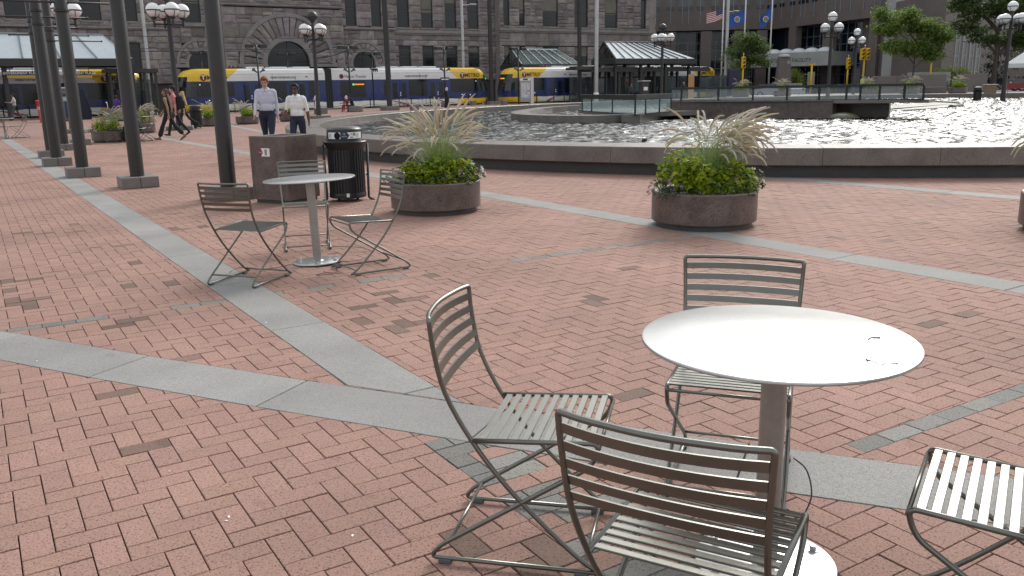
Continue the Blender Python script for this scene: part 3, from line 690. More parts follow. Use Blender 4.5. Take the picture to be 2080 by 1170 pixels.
# the face that looks at the camera-left: local -x? built on the panel with outward normal -y' after rotation k=3
FM = Matrix.Rotation(R_(-90), 4, 'Z') @ Matrix.Translation((-.06, -S - .0005, .70)) @ Matrix.Rotation(R_(90), 4, 'X')
def trash_sticker(parent, FM):
    o = decal('sticker', parent, M_white, [(-.10, -.055), (.10, -.055), (.10, .055), (-.10, .055)], 0, FM)
    decal('arrow_print', o, M_maroon, [(-.10, -.055), (-.055, -.055), (-.02, 0), (-.055, .055), (-.10, .055)], .0016, FM)
    decal('cup_print', o, M_cup, [(.015, -.04), (.05, -.04), (.057, .04), (.008, .04)], .0016, FM)
    me = text_mesh('Trash', .026, .001, M_white); w = link('lettering', me, o); w.matrix_local = FM @ Matrix.Translation((-.066, 0, .0035))
trash_sticker(te, FM)
rb_p = (-2.265, 11.87, 0)
def make_recycler(label, loc, rotz, detail=True):
    t = thing('recycling_bin' if detail else 'litter_bin', label, 'trash bin', loc, rotz); nr = 36
    m = MB(); m.lathe([(.235, .07), (.235, .74), (.23, .745)], nr, cap0=True); m.build('body', M_black, t)
    for k in range(nr):
        a = 2 * math.pi * k / nr; m = MB(); m.M = Matrix.Rotation(a, 4, 'Z') @ Matrix.Translation((.2415, 0, 0)); m.bbox(-.007, -.015, .10, .007, .015, .73, .003); m.build('slat', M_black, t)
    m = MB(); m.lathe([(.235, .05), (.252, .055), (.255, .10), (.25, .12), (.235, .12)], 40); m.build('lower_band', M_black, t, 'auto')
    m = MB(); m.lathe([(.25, .715), (.262, .73), (.268, .765), (.295, .80), (.298, .815), (.29, .825), (.25, .83)], 40); m.build('collar', M_black, t, 'auto')
    m = MB(); m.lathe([(.255, .825), (.252, .845), (.24, .85), (.24, .955), (.235, .985), (.20, 1.012), (.10, 1.022), (.001, 1.024)], 40); lid = m.build('lid', M_black, t, 'auto')
    for k in range(3):
        a = k * 2.09 + .5; m = MB(); m.tube([(.15 * math.cos(a), .15 * math.sin(a), 0), (.15 * math.cos(a), .15 * math.sin(a), .07)], .02, 8); m.build('foot', M_dark, t)
    if detail:
        m = MB(); r = .2425; N = 24; a0, a1 = R_(-90 - 62), R_(-90 + 66)
        vs = []
        for k in range(N + 1):
            a = a0 + (a1 - a0) * k / N; vs += [(r * math.cos(a), r * math.sin(a), .862), (r * math.cos(a), r * math.sin(a), .948)]
        m.add(vs, [(2 * k, 2 * k + 2, 2 * k + 3, 2 * k + 1) for k in range(N)]); lb = m.build('label_band', M_white, lid)
        def patch(a0, a1, z0, z1, m_, rr=.2435, nm='print'):
            m = MB(); vs = []; N = 8
            for k in range(N + 1):
                a = R_(-90 + a0 + (a1 - a0) * k / N); vs += [(rr * math.cos(a), rr * math.sin(a), z0), (rr * math.cos(a), rr * math.sin(a), z1)]
            m.add(vs, [(2 * k, 2 * k + 2, 2 * k + 3, 2 * k + 1) for k in range(N)]); return m.build(nm, m_, lb)
        # round throw-in hole
        m = MB(); vs = [(.245 * math.cos(R_(-90 - 24)), .245 * math.sin(R_(-90 - 24)), .903)]
        for k in range(24):
            q = 2 * math.pi * k / 24; a = R_(-90 - 24) + .185 * math.cos(q); vs.append((.2445 * math.cos(a), .2445 * math.sin(a), .903 + .047 * math.sin(q)))
        m.add(vs, [(0, 1 + k, 1 + (k + 1) % 24) for k in range(24)]); m.build('opening', mat('black_void', (.002, .002, .002), .9), lid)
        patch(-13, 8, .862, .948, M_navy); m = MB()
        vs = []
        for (a, z) in ((8, .862), (16, .905), (8, .948)): a = R_(-90 + a); vs.append((.2436 * math.cos(a), .2436 * math.sin(a), z))
        m.add(vs, [(0, 1, 2)]); m.build('print', M_navy, lb)
        M_grey = mat('grey_print', (.25, .25, .25), .6)
        patch(20, 23, .91, .935, M_grey); patch(27, 38, .90, .94, M_grey); patch(18, 28, .872, .888, M_grey); patch(42, 45, .875, .92, M_grey); patch(47, 49, .90, .93, M_grey); patch(-50, -47, .88, .93, M_grey); patch(-57, -54, .88, .93, M_grey)
        me = text_mesh('Recycling', .017, .001, M_white); w = link('lettering', me, lb); a = R_(-90 - 1); w.matrix_local = Matrix.Translation((.246 * math.cos(a), .246 * math.sin(a), .893)) @ Matrix.Rotation(a + math.pi / 2, 4, 'Z') @ Matrix.Rotation(math.pi / 2, 4, 'X')
        m = MB(); m.M = Matrix.Translation((.2455 * math.cos(a), .2455 * math.sin(a), .925)) @ Matrix.Rotation(a + math.pi / 2, 4, 'Z') @ Matrix.Rotation(math.pi / 2, 4, 'X')
        for k in range(3):
            q = k * 2.094 + .4; m.tube([(.012 * math.cos(q + s), .012 * math.sin(q + s), 0) for s in np.linspace(0, 1.5, 5)], .0022, 5)
        m.build('recycling_mark', M_white, lb)
        m = MB(); m.box(-.02, -.262, .075, .02, -.257, .125); m.build('tag_plate', M_white, t)
        for s in (-1, 1):
            m = MB(); m.tube(fillet([(s * .30, .02, .78), (s * .285, .02, .03), (s * .36, -.03, .0)], .03), .017, 8); m.tube([(s * .26, .02, .35), (s * .29, .02, .35)], .012, 6); m.build('side_arm', M_dark, t, True)
    return t
make_recycler('round black ribbed recycling bin with a domed lid and white picture band', rb_p, R_(11))
p = at(397, 261); make_recycler('plain black round litter bin behind the blonde woman in pink', (p.x, p.y + .2, 0), 0, False)
p = px_dist(1984, 163, 30); make_recycler('black round litter bin beyond the far pool rim near the tent', (p.x, p.y, 0), 0, False)
# ================================================================== STATION
TA = R_(31.5); TU = Vector((math.cos(TA), math.sin(TA), 0)); TN = Vector((-math.sin(TA), math.cos(TA), 0)); TP = at(360, 231)
def tp(px, py, off):
    q = on_plane(px, py, TP + TN * off, TN); return (q - TP).dot(TU), q.z
def tw_(t_, off, z=0.0): return TP + TU * t_ + TN * off + Vector((0, 0, z))
M_tblue = mat('train_blue', (.010, .028, .125), .28, coat=.4, var=.05, vscale=1); M_twhite = mat('train_white', (.72, .73, .72), .32, coat=.3, var=.05, vscale=1.2); M_tyel = mat('train_yellow', (.78, .50, .02), .32, coat=.3)
M_tglass = mat('train_dark_glass', (.012, .014, .018), .12, spec=.6, var=.3, vscale=1.5); M_bellow = mat('bellows_rubber', (.03, .032, .034), .7); M_tred = mat('train_red', (.30, .015, .025), .4); M_trimdk = mat('train_underside', (.012, .012, .013), .6)
M_led = mat('amber_led', (.9, .2, .02), .5, emit=((1, .22, .02), .8)); M_ledg = mat('green_led', (.05, .7, .1), .5, emit=((.05, .8, .12), .8)); M_lampw = mat('marker_lamp', (.8, .85, .9), .3, emit=((.8, .9, 1), .4)); M_logo = mat('logo_maroon', (.13, .01, .02), .4); M_ink = mat('dark_lettering', (.02, .02, .03), .5)
TL = 29.9
def train(label, t0, group='light rail trains'):
    T = thing('tram', label, 'train', tw_(t0, 0), TA, group)
    Z = [.14, .40, .66, 1.30, 2.10, 2.52, 2.90, 3.13, 3.38, 3.53]; XF = [.55, .30, .24, .16, .34, .46, .58, .74, 1.05, 1.75]; INS = [.05, 0, 0, 0, 0, 0, .0, .03, .12, .45]
    C1 = [4.0, 4.0, 4.0, 4.0, 4.0, 4.0, 4.48, 4.77, 5.08, 5.26]; xe = 12.67; NP = 15
    def section(mirror):
        m = MB(); rows = []
        for z, xf, ins, c1 in zip(Z, XF, INS, C1):
            hw = 1.325 - ins; row = [(xe, 1.325 + hw), (c1, 1.325 + hw)]
            for k in range(NP):
                ph = math.pi / 2 - math.pi * k / (NP - 1); c, s = math.cos(ph), math.sin(ph)
                row.append((2.4 - (2.4 - xf) * abs(c) ** .75, 1.325 + hw * math.copysign(abs(s) ** .75, s)))
            row += [(c1, 1.325 - hw), (xe, 1.325 - hw)]
            rows.append([((TL - x) if mirror else x, y, z) for x, y in row])
        n = len(rows[0]); vs = [p for r in rows for p in r]; m.v = vs
        for i in range(len(rows) - 1):
            zc = (Z[i] + Z[i + 1]) / 2
            for k in range(n - 1):
                f = (i * n + k, i * n + k + 1, (i + 1) * n + k + 1, (i + 1) * n + k)
                if not mirror: f = f[::-1]
                nose = 1 <= k < n - 2; kk = abs(k - (n - 2) / 2)
                if zc < .66: mi = 2 if (nose and 1 <= k <= n - 3) else 0
                elif zc < 2.52: mi = 1
                else: mi = 2 if nose else 0
                if 1.3 < zc < 2.9 and kk <= 3.6: mi = 3
                if 1.3 < zc < 2.5 and kk > 4.4 and kk < 6.9 and nose: mi = 3
                m.f.append(f); m.m.append(mi)
        top = tuple((len(rows) - 1) * n + k for k in range(n)); m.f.append(top if mirror else top[::-1]); m.m.append(0)
        m.build('body_section', [M_twhite, M_tblue, M_tyel, M_tglass], T)
        # step in the roof fairing, undercarriage
        X = lambda x: TL - x if mirror else x
        def bx(nm, x0, x1, y0, y1, z0, z1, mm_, par=T):
            a, b2 = sorted((X(x0), X(x1))); q = MB(); q.box(a, y0, z0, b2, y1, z1); return q.build(nm, mm_, par)
        bx('roof_ledge', 2.6, xe, -.025, 0, 3.09, 3.125, M_twhite); bx('undercarriage', 1.2, xe, .2, 2.45, .02, .3, M_trimdk)
        for (a, b2, z0, z1) in ((2.15, 4.75, 1.28, 2.42), (7.24, 9.16, .98, 2.42), (11.15, 11.65, 1.0, 2.42)):
            w = bx('window', a, b2, -.012, .01, z0, z1, M_tglass); nb = 2 if b2 - a > 1.5 else 1
            for s in range(1, nb): bx('mullion', a + (b2 - a) * s / nb - .02, a + (b2 - a) * s / nb + .02, -.016, -.012, z0, z1, M_trimdk, w)
        for a in (5.42, 9.30):
            d = bx('door', a, a + 1.65, -.008, .01, .68, 2.34, M_tblue)
            for x0 in (.12, 1.03): bx('pane', a + x0, a + x0 + .46, -.014, -.008, .82, 2.20, M_tglass, d)
            bx('seam', a + .81, a + .84, -.011, -.008, .70, 2.3, M_trimdk, d)
            for z in (1.05, 1.25): bx('button', a + .70, a + .76, -.016, -.008, z, z + .07, M_lampw, d)
        for x, z in ((1.95, 2.22), (2.6, .95), (3.5, .98)): bx('marker_lamp', x, x + .09, -.016, 0, z, z + .08, M_lampw)
        # red swoosh on the skirt
        for (a, b2) in ((9.0, 11.6), (5.0, 6.6)):
            q = MB(); N = 12; vs = []
            for k in range(N + 1):
                f = k / N; x = b2 + (a - b2) * f; zt = .63 - .42 * f ** 2.0; th = .015 + .26 * f ** 1.5
                vs += [(X(x), -.006, max(zt - th, .15)), (X(x), -.006, zt)]
            q.add(vs, [(2 * k, 2 * k + 1, 2 * k + 3, 2 * k + 2) if mirror else (2 * k, 2 * k + 2, 2 * k + 3, 2 * k + 1) for k in range(N)]); q.build('red_swoosh', M_tred, T)
        bx('yellow_skirt', 2.3, 3.0, -.006, 0, .15, .64, M_tyel)
        # lettering
        def put(body, size, x, z, mm_, bold=0, nm='lettering', y=-.012):
            o = link(nm, text_mesh(body, size, .006, mm_, bold=bold), T); o.matrix_local = Matrix.Translation((X(x), y, z)) @ Matrix.Rotation(math.pi / 2, 4, 'X')
        put('METRO', .50, 3.42 if not mirror else 2.38, 2.80, M_ink, .006); lx = 2.32 if not mirror else 3.47
        q = MB(); q.M = Matrix.Translation((X(lx), -.004, 2.82)) @ Matrix.Rotation(math.pi / 2, 4, 'X'); q.lathe([(.26, 0), (.26, .012), (.001, .012)], 28); q.build('logo_disc', M_logo, T); put('T', .44, lx, 2.82, M_twhite, .018, 'logo_letter', -.02)
        put('metrotransit.org', .33, 8.95 if not mirror else 8.4, 2.80, M_ink, .002)
        for x in (7.2, 10.9): bx('roof_vent', x, x + .22, -.01, 0, 2.78, 2.86, M_trimdk)
        bx('panel_seam', 8.0, 8.02, -.004, 0, 2.53, 3.10, M_trimdk)
        q = MB()
        for x in (6.0, 8.0, 10.0): q.bbox(*sorted((X(x), X(x + 1.5)))[:1], .5, 3.53, sorted((X(x), X(x + 1.5)))[1], 2.1, 3.68, .04)
        q.build('roof_equipment', M_twhite, T)
        q = MB(); q.M = Matrix.Translation((X(.55), 1.325, 2.62)); q.box(-.03, -.55, -.06, .03, .55, .06); q.build('headsign', M_ink, T)
        bx('led_text', .40, .46, .95, 1.5, 2.44, 2.54, M_led); bx('led_line_mark', .40, .46, .80, .92, 2.44, 2.54, M_ledg)
    section(False); section(True)
    m = MB(); m.box(13.3, 0, .14, 17.1, 2.65, .66, 0); m.box(13.3, 0, .66, 17.1, 2.65, 2.52, 1); m.box(13.3, 0, 2.52, 17.1, 2.65, 3.13, 0); m.box(13.3, .03, 3.13, 17.1, 2.62, 3.4, 0); m.box(13.3, .3, 3.4, 17.1, 2.35, 3.53, 0); m.build('body_section', [M_twhite, M_tblue], T)
    m = MB(); m.box(14.05, -.012, .98, 16.45, .01, 2.42); w = m.build('window', M_tglass, T); m = MB(); m.box(15.4, -.018, 2.06, 16.3, -.012, 2.16); m.build('led_text', M_led, w); m = MB(); m.box(15.2, -.018, 2.03, 15.36, -.012, 2.19); m.build('led_line_mark', M_ledg, w)
    for a, b2 in ((12.67, 13.3), (17.1, 17.73)):
        m = MB(); n = 7; st = (b2 - a) / n
        for k in range(n): m.box(a + k * st, .05 + (k % 2) * .05, .1, a + (k + 1) * st, 2.6 - (k % 2) * .05, 3.5 - (k % 2) * .03)
        m.build('bellows', M_bellow, T)
    o = link('lettering', text_mesh('Metro Transit', .36, .006, M_ink), T); o.matrix_local = Matrix.Translation((15.5, -.012, 2.80)) @ Matrix.Rotation(math.pi / 2, 4, 'X')
    m = MB(); m.M = Matrix.Translation((14.2, -.004, 2.82)) @ Matrix.Rotation(math.pi / 2, 4, 'X'); m.lathe([(.2, 0), (.2, .012), (.001, .012)], 24); m.build('logo_disc', M_logo, T)
    # pantograph
    m = MB()
    for y in (.8, 1.85):
        m.tube([(15.6, y, 3.62), (12.9, 1.325, 4.35), (15.2, y, 5.0)], .035, 6)
    m.tube([(15.2, .55, 5.02), (15.2, 2.1, 5.02)], .03, 6); m.box(15.2, .7, 3.53, 16.1, 1.95, 3.66); m.build('pantograph', M_dark, T)
    m = MB()
    for x in (4.7, 5.0, 5.4): m.lathe([(.06, 3.53), (.11, 3.58), (.06, 3.63), (.11, 3.68), (.06, 3.73), (.1, 3.78), (.001, 3.8)], 8, (x, .7, 0))
    m.box(4.0, .6, 3.53, 6.9, 2.0, 3.64); m.build('roof_insulators', mat('insulator_red', (.12, .035, .03), .4), T)
    return T
train('blue, white and yellow tram standing whole in front of the arched stone building', .0)
train('blue and white tram behind the hanging station signs, its near end partly hidden by shelter', -1.6 - TL)
train('tram behind the white-roofed shelter with its lit windscreen facing the other tram', 31.2)
# ---- platform paving and edge
M_conc = mat('platform_concrete', (.32, .30, .28), .8, var=.12, vscale=.8); M_tact = mat('yellow_tactile', (.45, .33, .06), .7, var=.15, vscale=3); M_asph = mat('asphalt', (.055, .055, .057), .85, var=.2, vscale=.5, vscale2=12, bump=.003, bscale=60)
def sheet(name, ta, tb, oa, ob, z, mm_):
    m = MB(); m.add([tw_(ta, oa, z), tw_(tb, oa, z), tw_(tb, ob, z), tw_(ta, ob, z)], [(0, 1, 2, 3)]); return m.build(name, mm_, kind='structure')
sheet('platform', -60, 66, -2.2, -.75, .0, M_conc); sheet('platform_edge', -60, 66, -.745, -.06, .004, M_tact); sheet('track_bed', -90, 120, -.05, 9.0, -.001, M_conc); sheet('street', -120, 160, 9.0, 15.0, .001, M_asph)
# ---- chain posts
lab0 = 'short black post linked by sagging chains along the tram platform'
def chain_run(ts, off=-1.75, ht=.92):
    for i, t_ in enumerate(ts):
        p = tw_(t_, off); e = thing('chain_post', lab0, 'bollard', p, TA, 'chain posts along the platform'); m = MB(); m.lathe([(.045, 0), (.045, ht), (.06, ht + .01), (.05, ht + .06), (.001, ht + .07)], 8); m.build('post', M_black, e, True)
        if i < len(ts) - 1:
            L = ts[i + 1] - t_; m = MB()
            for zz, sag in ((ht - .07, .20), (.38, .16)): m.tube([(L * s / 8, 0, zz - sag * (1 - (2 * s / 8 - 1) ** 2)) for s in range(9)], .016, 5)
            m.build('chain', M_black, e)
chain_run([tp(x, 222, -1.75)[0] for x in (640, 700, 753, 812, 836, 875, 912, 952, 988)]); chain_run([tp(x, 212, -1.75)[0] for x in (1090, 1125, 1146, 1157, 1180)]); chain_run([tp(x, 240, -1.75)[0] for x in (-30, 9, 21, 62)]); chain_run([tp(x, 230, -1.75)[0] for x in (440, 478, 515, 600)])
# ---- shelters
M_panel = mat('white_roof_panel', (.50, .56, .58), .28, var=.04, vscale=1, spec=.5); M_rooflass = mat('green_roof_glass', (.05, .10, .095), .3, alpha=.42, spec=.25); M_frame = mat('shelter_frame', (.03, .034, .034), .5, var=.1, vscale=2); M_lframe = mat('grey_roof_rib', (.20, .23, .24), .45); M_wrib = mat('white_roof_rib', (.45, .50, .50), .45)
M_shglass = mat('shelter_glass', (.10, .13, .14), .1, alpha=.45, spec=.6)
def shelter(label, ta, tb, oa, ob, ze, zr, hl, hr, pm, rib, npan, walls=True, glass_rows=1):
    T = thing('tram_shelter', label, 'shelter', tw_(ta, oa), TA, 'station shelters'); L, Wd = tb - ta, ob - oa
    for side in (0, 1):
        ye = 0 if side == 0 else Wd; yr = Wd / 2
        for k in range(npan):
            a, b2 = k / npan, (k + 1) / npan
            e0, e1 = L * a, L * b2; r0, r1 = hl + (L - hl - hr) * a, hl + (L - hl - hr) * b2
            for g_ in range(glass_rows):
                f0, f1 = g_ / glass_rows, (g_ + 1) / glass_rows
                lp = lambda e, r, f: (e + (r - e) * f, ye + (yr - ye) * f, ze + (zr - ze) * f)
                q = MB(); A, B, C, D = lp(e0, r0, f0), lp(e1, r1, f0), lp(e1, r1, f1), lp(e0, r0, f1)
                up = [Vector(p) + Vector((0, 0, .03)) for p in (A, B, C, D)]; q.add([A, B, C, D] + up, [(4, 5, 6, 7), (3, 2, 1, 0), (0, 1, 5, 4), (1, 2, 6, 5), (2, 3, 7, 6), (3, 0, 4, 7)]); q.build('roof_panel', pm, T)
            q = MB(); q.tube([Vector(lp(e0, r0, 0)) + Vector((0, 0, .05)), Vector(lp(e0, r0, 1)) + Vector((0, 0, .05))], .07, 4); q.build('roof_rib', rib, T)
        q = MB(); q.tube([(L, ye, ze), (L - hr, yr, zr)], .055, 4); q.build('roof_rib', rib, T)
    if hr > .1:
        q = MB(); q.add([(L, 0, ze), (L, Wd, ze), (L - hr, Wd / 2, zr)], [(0, 1, 2)]); q.build('roof_panel', pm, T)
    if hl > .1:
        q = MB(); q.add([(0, 0, ze), (0, Wd, ze), (hl, Wd / 2, zr)], [(2, 1, 0)]); q.build('roof_panel', pm, T)
    else:   # open trussed gable
        q = MB(); q.tube([(0, 0, ze), (0, Wd / 2, zr), (0, Wd, ze)], .09, 6); q.tube([(0, 0, ze), (0, Wd, ze)], .08, 6); q.tube([(0, Wd / 2, ze), (0, Wd / 2, zr)], .05, 6)
        for f in (.25, .75): q.tube([(0, Wd * f, ze), (0, Wd * f, ze + (zr - ze) * .5)], .04, 5); q.tube([(0, Wd / 2, ze), (0, Wd * f, ze + (zr - ze) * .5)], .04, 5)
        q.build('gable_truss', M_frame, T)
    q = MB(); q.tube([(hl, Wd / 2, zr + .03), (L - hr, Wd / 2, zr + .03)], .08, 6); q.build('ridge', rib, T)
    q = MB()
    for (x0, y0, x1, y1) in ((-.15, -.15, L + .15, .05), (-.15, Wd - .05, L + .15, Wd + .15), (-.15, .05, .05, Wd - .05), (L - .05, .05, L + .15, Wd - .05)): q.box(x0, y0, ze - .52, x1, y1, ze - .01)
    q.build('fascia', M_frame, T)
    n = max(2, round(L / 4.2))
    for k in range(n + 1):
        x = .4 + (L - .8) * k / n
        for y in (.5, Wd - .5):
            q = MB(); q.box(x - .13, y - .13, 0, x + .13, y + .13, ze - .5); q.build('column', M_frame, T)
    if walls:
        for k in range(n):
            x0, x1 = .4 + (L - .8) * k / n + .15, .4 + (L - .8) * (k + 1) / n - .15; y = Wd - .5
            q = MB(); q.box(x0, y - .015, .45, x1, y + .015, 2.35); q.build('glass_wall', M_shglass, T)
            for z_ in (.38, 2.352): q = MB(); q.box(x0, y - .04, z_, x1, y + .04, z_ + .068); q.build('wall_rail', M_frame, T)
    return T
ra = tp(268, 120, -4.2)[0]
shelter('tram shelter with pale glass roof behind the arc of dark posts', ra - 16.5, ra, -4.2, -.7, tp(200, 119, -4.2)[1], tp(150, 71, -2.45)[1], 2.2, 1.6, M_panel, M_lframe, 7, walls=False, glass_rows=3)
rl, rr = tp(1250, 120, -4.2)[0], tp(1412, 117, -4.2)[0]
shelter('tram shelter with bright white standing-seam roof and open gable, beyond the stair glass', rl, rr, -4.2, -.5, tp(1300, 119, -4.2)[1], tp(1260, 86, -2.4)[1], 0, (rr - tp(1318, 86, -2.4)[0]), M_panel, M_frame, 9)
bl, br_ = tp(1060, 131, 6.0)[0], tp(1180, 131, 6.0)[0]
shelter('green glass roofed shelter behind the trams, against the stone building', bl, br_, 6.0, 10.2, tp(1100, 131, 6.0)[1], tp(1080, 101, 8.1)[1], 0, 1.8, M_rooflass, M_wrib, 6, walls=False, glass_rows=3)
# dark flat canopy that continues from the white shelter
cx0, cx1 = tp(1175, 133, -3.4)[0], tp(1441, 131, -3.4)[0]
T = thing('platform_canopy', 'low dark flat canopy on posts running past the white-roofed shelter', 'canopy', tw_(cx0, -3.4), TA); Lc = cx1 - cx0
m = MB(); m.box(0, 0, 3.18, Lc, 2.2, 3.42); m.build('canopy_roof', M_frame, T); m = MB(); m.box(0, -.2, 2.95, Lc, -.02, 3.3); m.build('canopy_beam', M_frame, T)
k = 0; x = .3
while x < Lc - .2:
    m = MB(); wcol = .16 + .14 * (k % 2); m.box(x, .1, 0, x + wcol, .4, 2.95); m.build('canopy_post', M_frame, T)
    if k % 3 == 1:
        m = MB(); m.box(x + wcol + .02, .2, .9, x + 1.5, .24, 2.3); m.build('screen_panel', M_shglass, T)
    x += 1.62; k += 1
for a in (.4, 6.5, 12.8, 19.5):
    m = MB(); m.box(a, 1.9, .02, a + 3.6, 2.1, 2.5); m.build('wind_screen', M_shglass, T)
p0x = tp(1190, 135, -4.0)[0] - cx0; m = MB(); m.box(p0x - 1.6, -1.2, 3.15, p0x + 1.1, .0, 3.5); m.build('canopy_beam', M_frame, T)
# dark framed booth at the end of the left shelter
b0, b1 = tp(222, 140, -3.2)[0], tp(314, 140, -3.2)[0]; Lb = b1 - b0; zb = tp(260, 140, -3.2)[1]; T = thing('platform_booth', 'dark steel framed glass booth at the end of the left shelter', 'shelter', tw_(b0, -3.2), TA)
m = MB(); m.box(-.3, -.3, zb - .28, Lb + .2, 2.2, zb); m.build('flat_roof', M_frame, T)
for k in range(5):
    for y in (0, 1.8): m = MB(); m.box(Lb * k / 4 - .09, y - .09, 0, Lb * k / 4 + .09, y + .09, zb - .28); m.build('column', M_frame, T)
    if k < 4: m = MB(); m.box(Lb * k / 4 + .1, 1.78, .3, Lb * (k + 1) / 4 - .1, 1.80, 2.7); m.build('glass_wall', M_shglass, T)
m = MB(); m.bbox(Lb * .12, .6, 0, Lb * .32, 1.3, 2.0, .03); m.build('booth_cabinet', M_dark, T); m = MB(); m.bbox(Lb * .68, .5, 0, Lb * .8, 1.0, 1.9, .03); m.build('booth_cabinet', M_dark, T)
# hanging name signs
M_amber = mat('amber_sign_panel', (.45, .27, .03), .4)
for a, b2, lb in ((12, 75, 'hanging GOVERNMENT PLAZA sign with an amber lower panel, left clear of the posts'), (127, 189, 'hanging GOVERNMENT PLAZA sign crossed by a dark post, above the ticket machine')):
    ta, zt = tp(a, 145, -4.3); tb, zb = tp(b2, 158, -4.3); S_ = thing('hanging_sign', lb, 'sign', tw_(ta, -4.3), TA, 'hanging station signs'); w = tb - ta
    m = MB(); m.box(0, 0, zt - .27, w, .09, zt); m.build('sign_board', M_ink, S_); m = MB(); m.box(.02, -.005, zb, w - .02, .09, zt - .275); m.build('lower_panel', M_amber, S_)
    o = link('lettering', text_mesh('GOVERNMENT PLAZA', w * .125, .004, M_white), S_); o.matrix_local = Matrix.Translation((w / 2, -.006, zt - .135)) @ Matrix.Rotation(math.pi / 2, 4, 'X')
    for f in (.12, .88): m = MB(); m.tube([(w * f, .045, zt), (w * f, .045, zt + .45)], .02, 6); m.build('hanger', M_dark, S_)
# platform floodlight poles with loudspeakers
def light_pole(label, px, ytop, off, speakers=True, sign=False):
    t_, zt = tp(px, ytop, off); t0 = tp(px + (zt * 1.0), 210, off)[0]; T = thing('platform_light', label, 'street lamp', tw_(t_, off), TA, 'twin-head platform lights')
    m = MB(); m.tube([(0, 0, 0), (0, 0, zt + .05)], .075, 8); m.build('pole', M_dark, T, True); m = MB(); m.tube([(-.55, 0, zt - .05), (.55, 0, zt - .05)], .04, 6); m.build('cross_arm', M_dark, T)
    for s in (-1, 1): m = MB(); m.bbox(s * .55 - .30, -.25, zt - .19, s * .55 + .30, .25, zt + .07, .03); m.build('lamp_head', M_dark, T)
    if speakers:
        for s in (-1, 1):
            m = MB(); m.M = Matrix.Translation((s * .12, -.06, 3.15)) @ Matrix.Rotation(s * .9, 4, 'Y') @ Matrix.Rotation(.3, 4, 'X'); m.lathe([(.05, 0), (.07, .22), (.17, .42), (.16, .44), (.001, .36)], 12); m.build('loudspeaker', mat('grey_speaker', (.12, .13, .13), .5), T, True)
    if sign:
        m = MB(); m.box(-.45, -.06, 2.35, .45, 0, 2.6); m.build('sign_plate', M_black, T); m = MB(); m.box(-.38, -.065, 2.38, .38, -.06, 2.48); m.build('sign_text', M_white, T)
light_pole('twin-head light pole on the platform in front of the big arch, behind the two men', 520, 92, -2.4); light_pole('twin-head light pole beside the small arch, in front of the tram centre', 706, 95, -2.4); light_pole('twin-head light pole with sign plate, beside the person in dark robe', 901, 97, -2.4, True, True); light_pole('twin-head light pole next to the station map board', 1052, 98, -2.4)
light_pole('twin-head light pole beyond the tram, seen against the big dark arch', 582, 108, 7, False); light_pole('twin-head light pole beyond the tram, seen against the small right arch', 755, 108, 7, False); light_pole('twin-head light pole beyond the tram, before the small left arch', 407, 106, 7, False)
# catenary poles
M_galv = mat('galvanised_steel', (.36, .36, .35), .45, metal=.5, var=.1, vscale=2)
def cat_pole(label, px, ybase, off, r, arm_y=None):
    t_, _ = tp(px, ybase, off); T = thing('overhead_line_pole', label, 'utility pole', tw_(t_, off), TA, 'galvanised overhead line poles'); m = MB(); m.lathe([(r * 1.2, 0), (r, 1), (r * .9, 12.5), (.001, 12.6)], 12); m.build('pole', M_galv, T, True)
    m = MB(); m.lathe([(r * 1.25, 0), (r * 1.25, .9), (r, .95)], 12); m.build('base_sleeve', M_white, T, True)
    if arm_y:
        z = tp(px, arm_y, off)[1]; m = MB(); m.tube([(0, 0, z), (1.3, 0, z + .1)], .05, 6); m.bbox(.9, -.12, z + .06, 1.7, .12, z + .2, .03); m.build('lamp_arm', M_galv, T)
cat_pole('pale steel pole rising behind the tram against the rough stone, with a small lamp arm', 941, 130, 4.2, .16, 11); cat_pole('pale steel pole standing in front of the white-roofed shelter gable', 1211, 190, -4.8, .21); cat_pole('pale steel pole between the trams and the row of flags', 1473, 170, -1.0, .2, 24); cat_pole('pale steel pole at the corner of the stone building by the left shelter', 301, 130, 8.6, .17, 48)
m = MB()
for off, z in ((1.3, 5.15), (1.3, 6.1), (5.6, 5.15)): m.tube([tw_(-40, off, z), tw_(70, off, z)], .022, 5)
o = m.build('overhead_wire', M_dark); tag(o, 'thin overhead contact wires strung above the trams', 'wire')
# map board
t_, _ = tp(1070, 205, -2.6); T = thing('map_board', 'grey station map board with white map sheets and a white side pylon', 'sign', tw_(t_, -2.6), TA)
M_gp = mat('board_grey', (.32, .32, .33), .5); m = MB(); m.box(-.72, 0, .25, .45, .14, 2.2); m.build('board', M_gp, T); m = MB(); m.box(-.72, -.01, 2.2, .5, .15, 2.45); m.build('header', M_white, T); m = MB(); m.box(.46, -.05, 0, .80, .2, 2.6); m.build('pylon', mat('pylon_white', (.6, .6, .6), .5), T)
M_map = mat('printed_map', (.55, .57, .56), .5, var=.25, vscale=6)
for (a, b2, z0, z1) in ((-.62, -.42, .6, 2.0), (-.38, -.02, 1.2, 2.0), (.02, .36, 1.3, 2.0), (-.38, .36, .6, 1.15)): m = MB(); m.box(a, -.012, z0, b2, 0, z1); m.build('map_sheet', M_map, T)
for (a, b2, z) in ((-.2, .1, 1.02), (-.2, 0, .95), (.1, .3, .85), (.12, .3, .7)): m = MB(); m.box(a, -.016, z, b2, -.012, z + .035); m.build('map_print', M_ink, T)
m = MB(); m.box(-.4, -.014, 2.25, .15, -.01, 2.4); m.build('header_print', M_navy, T)
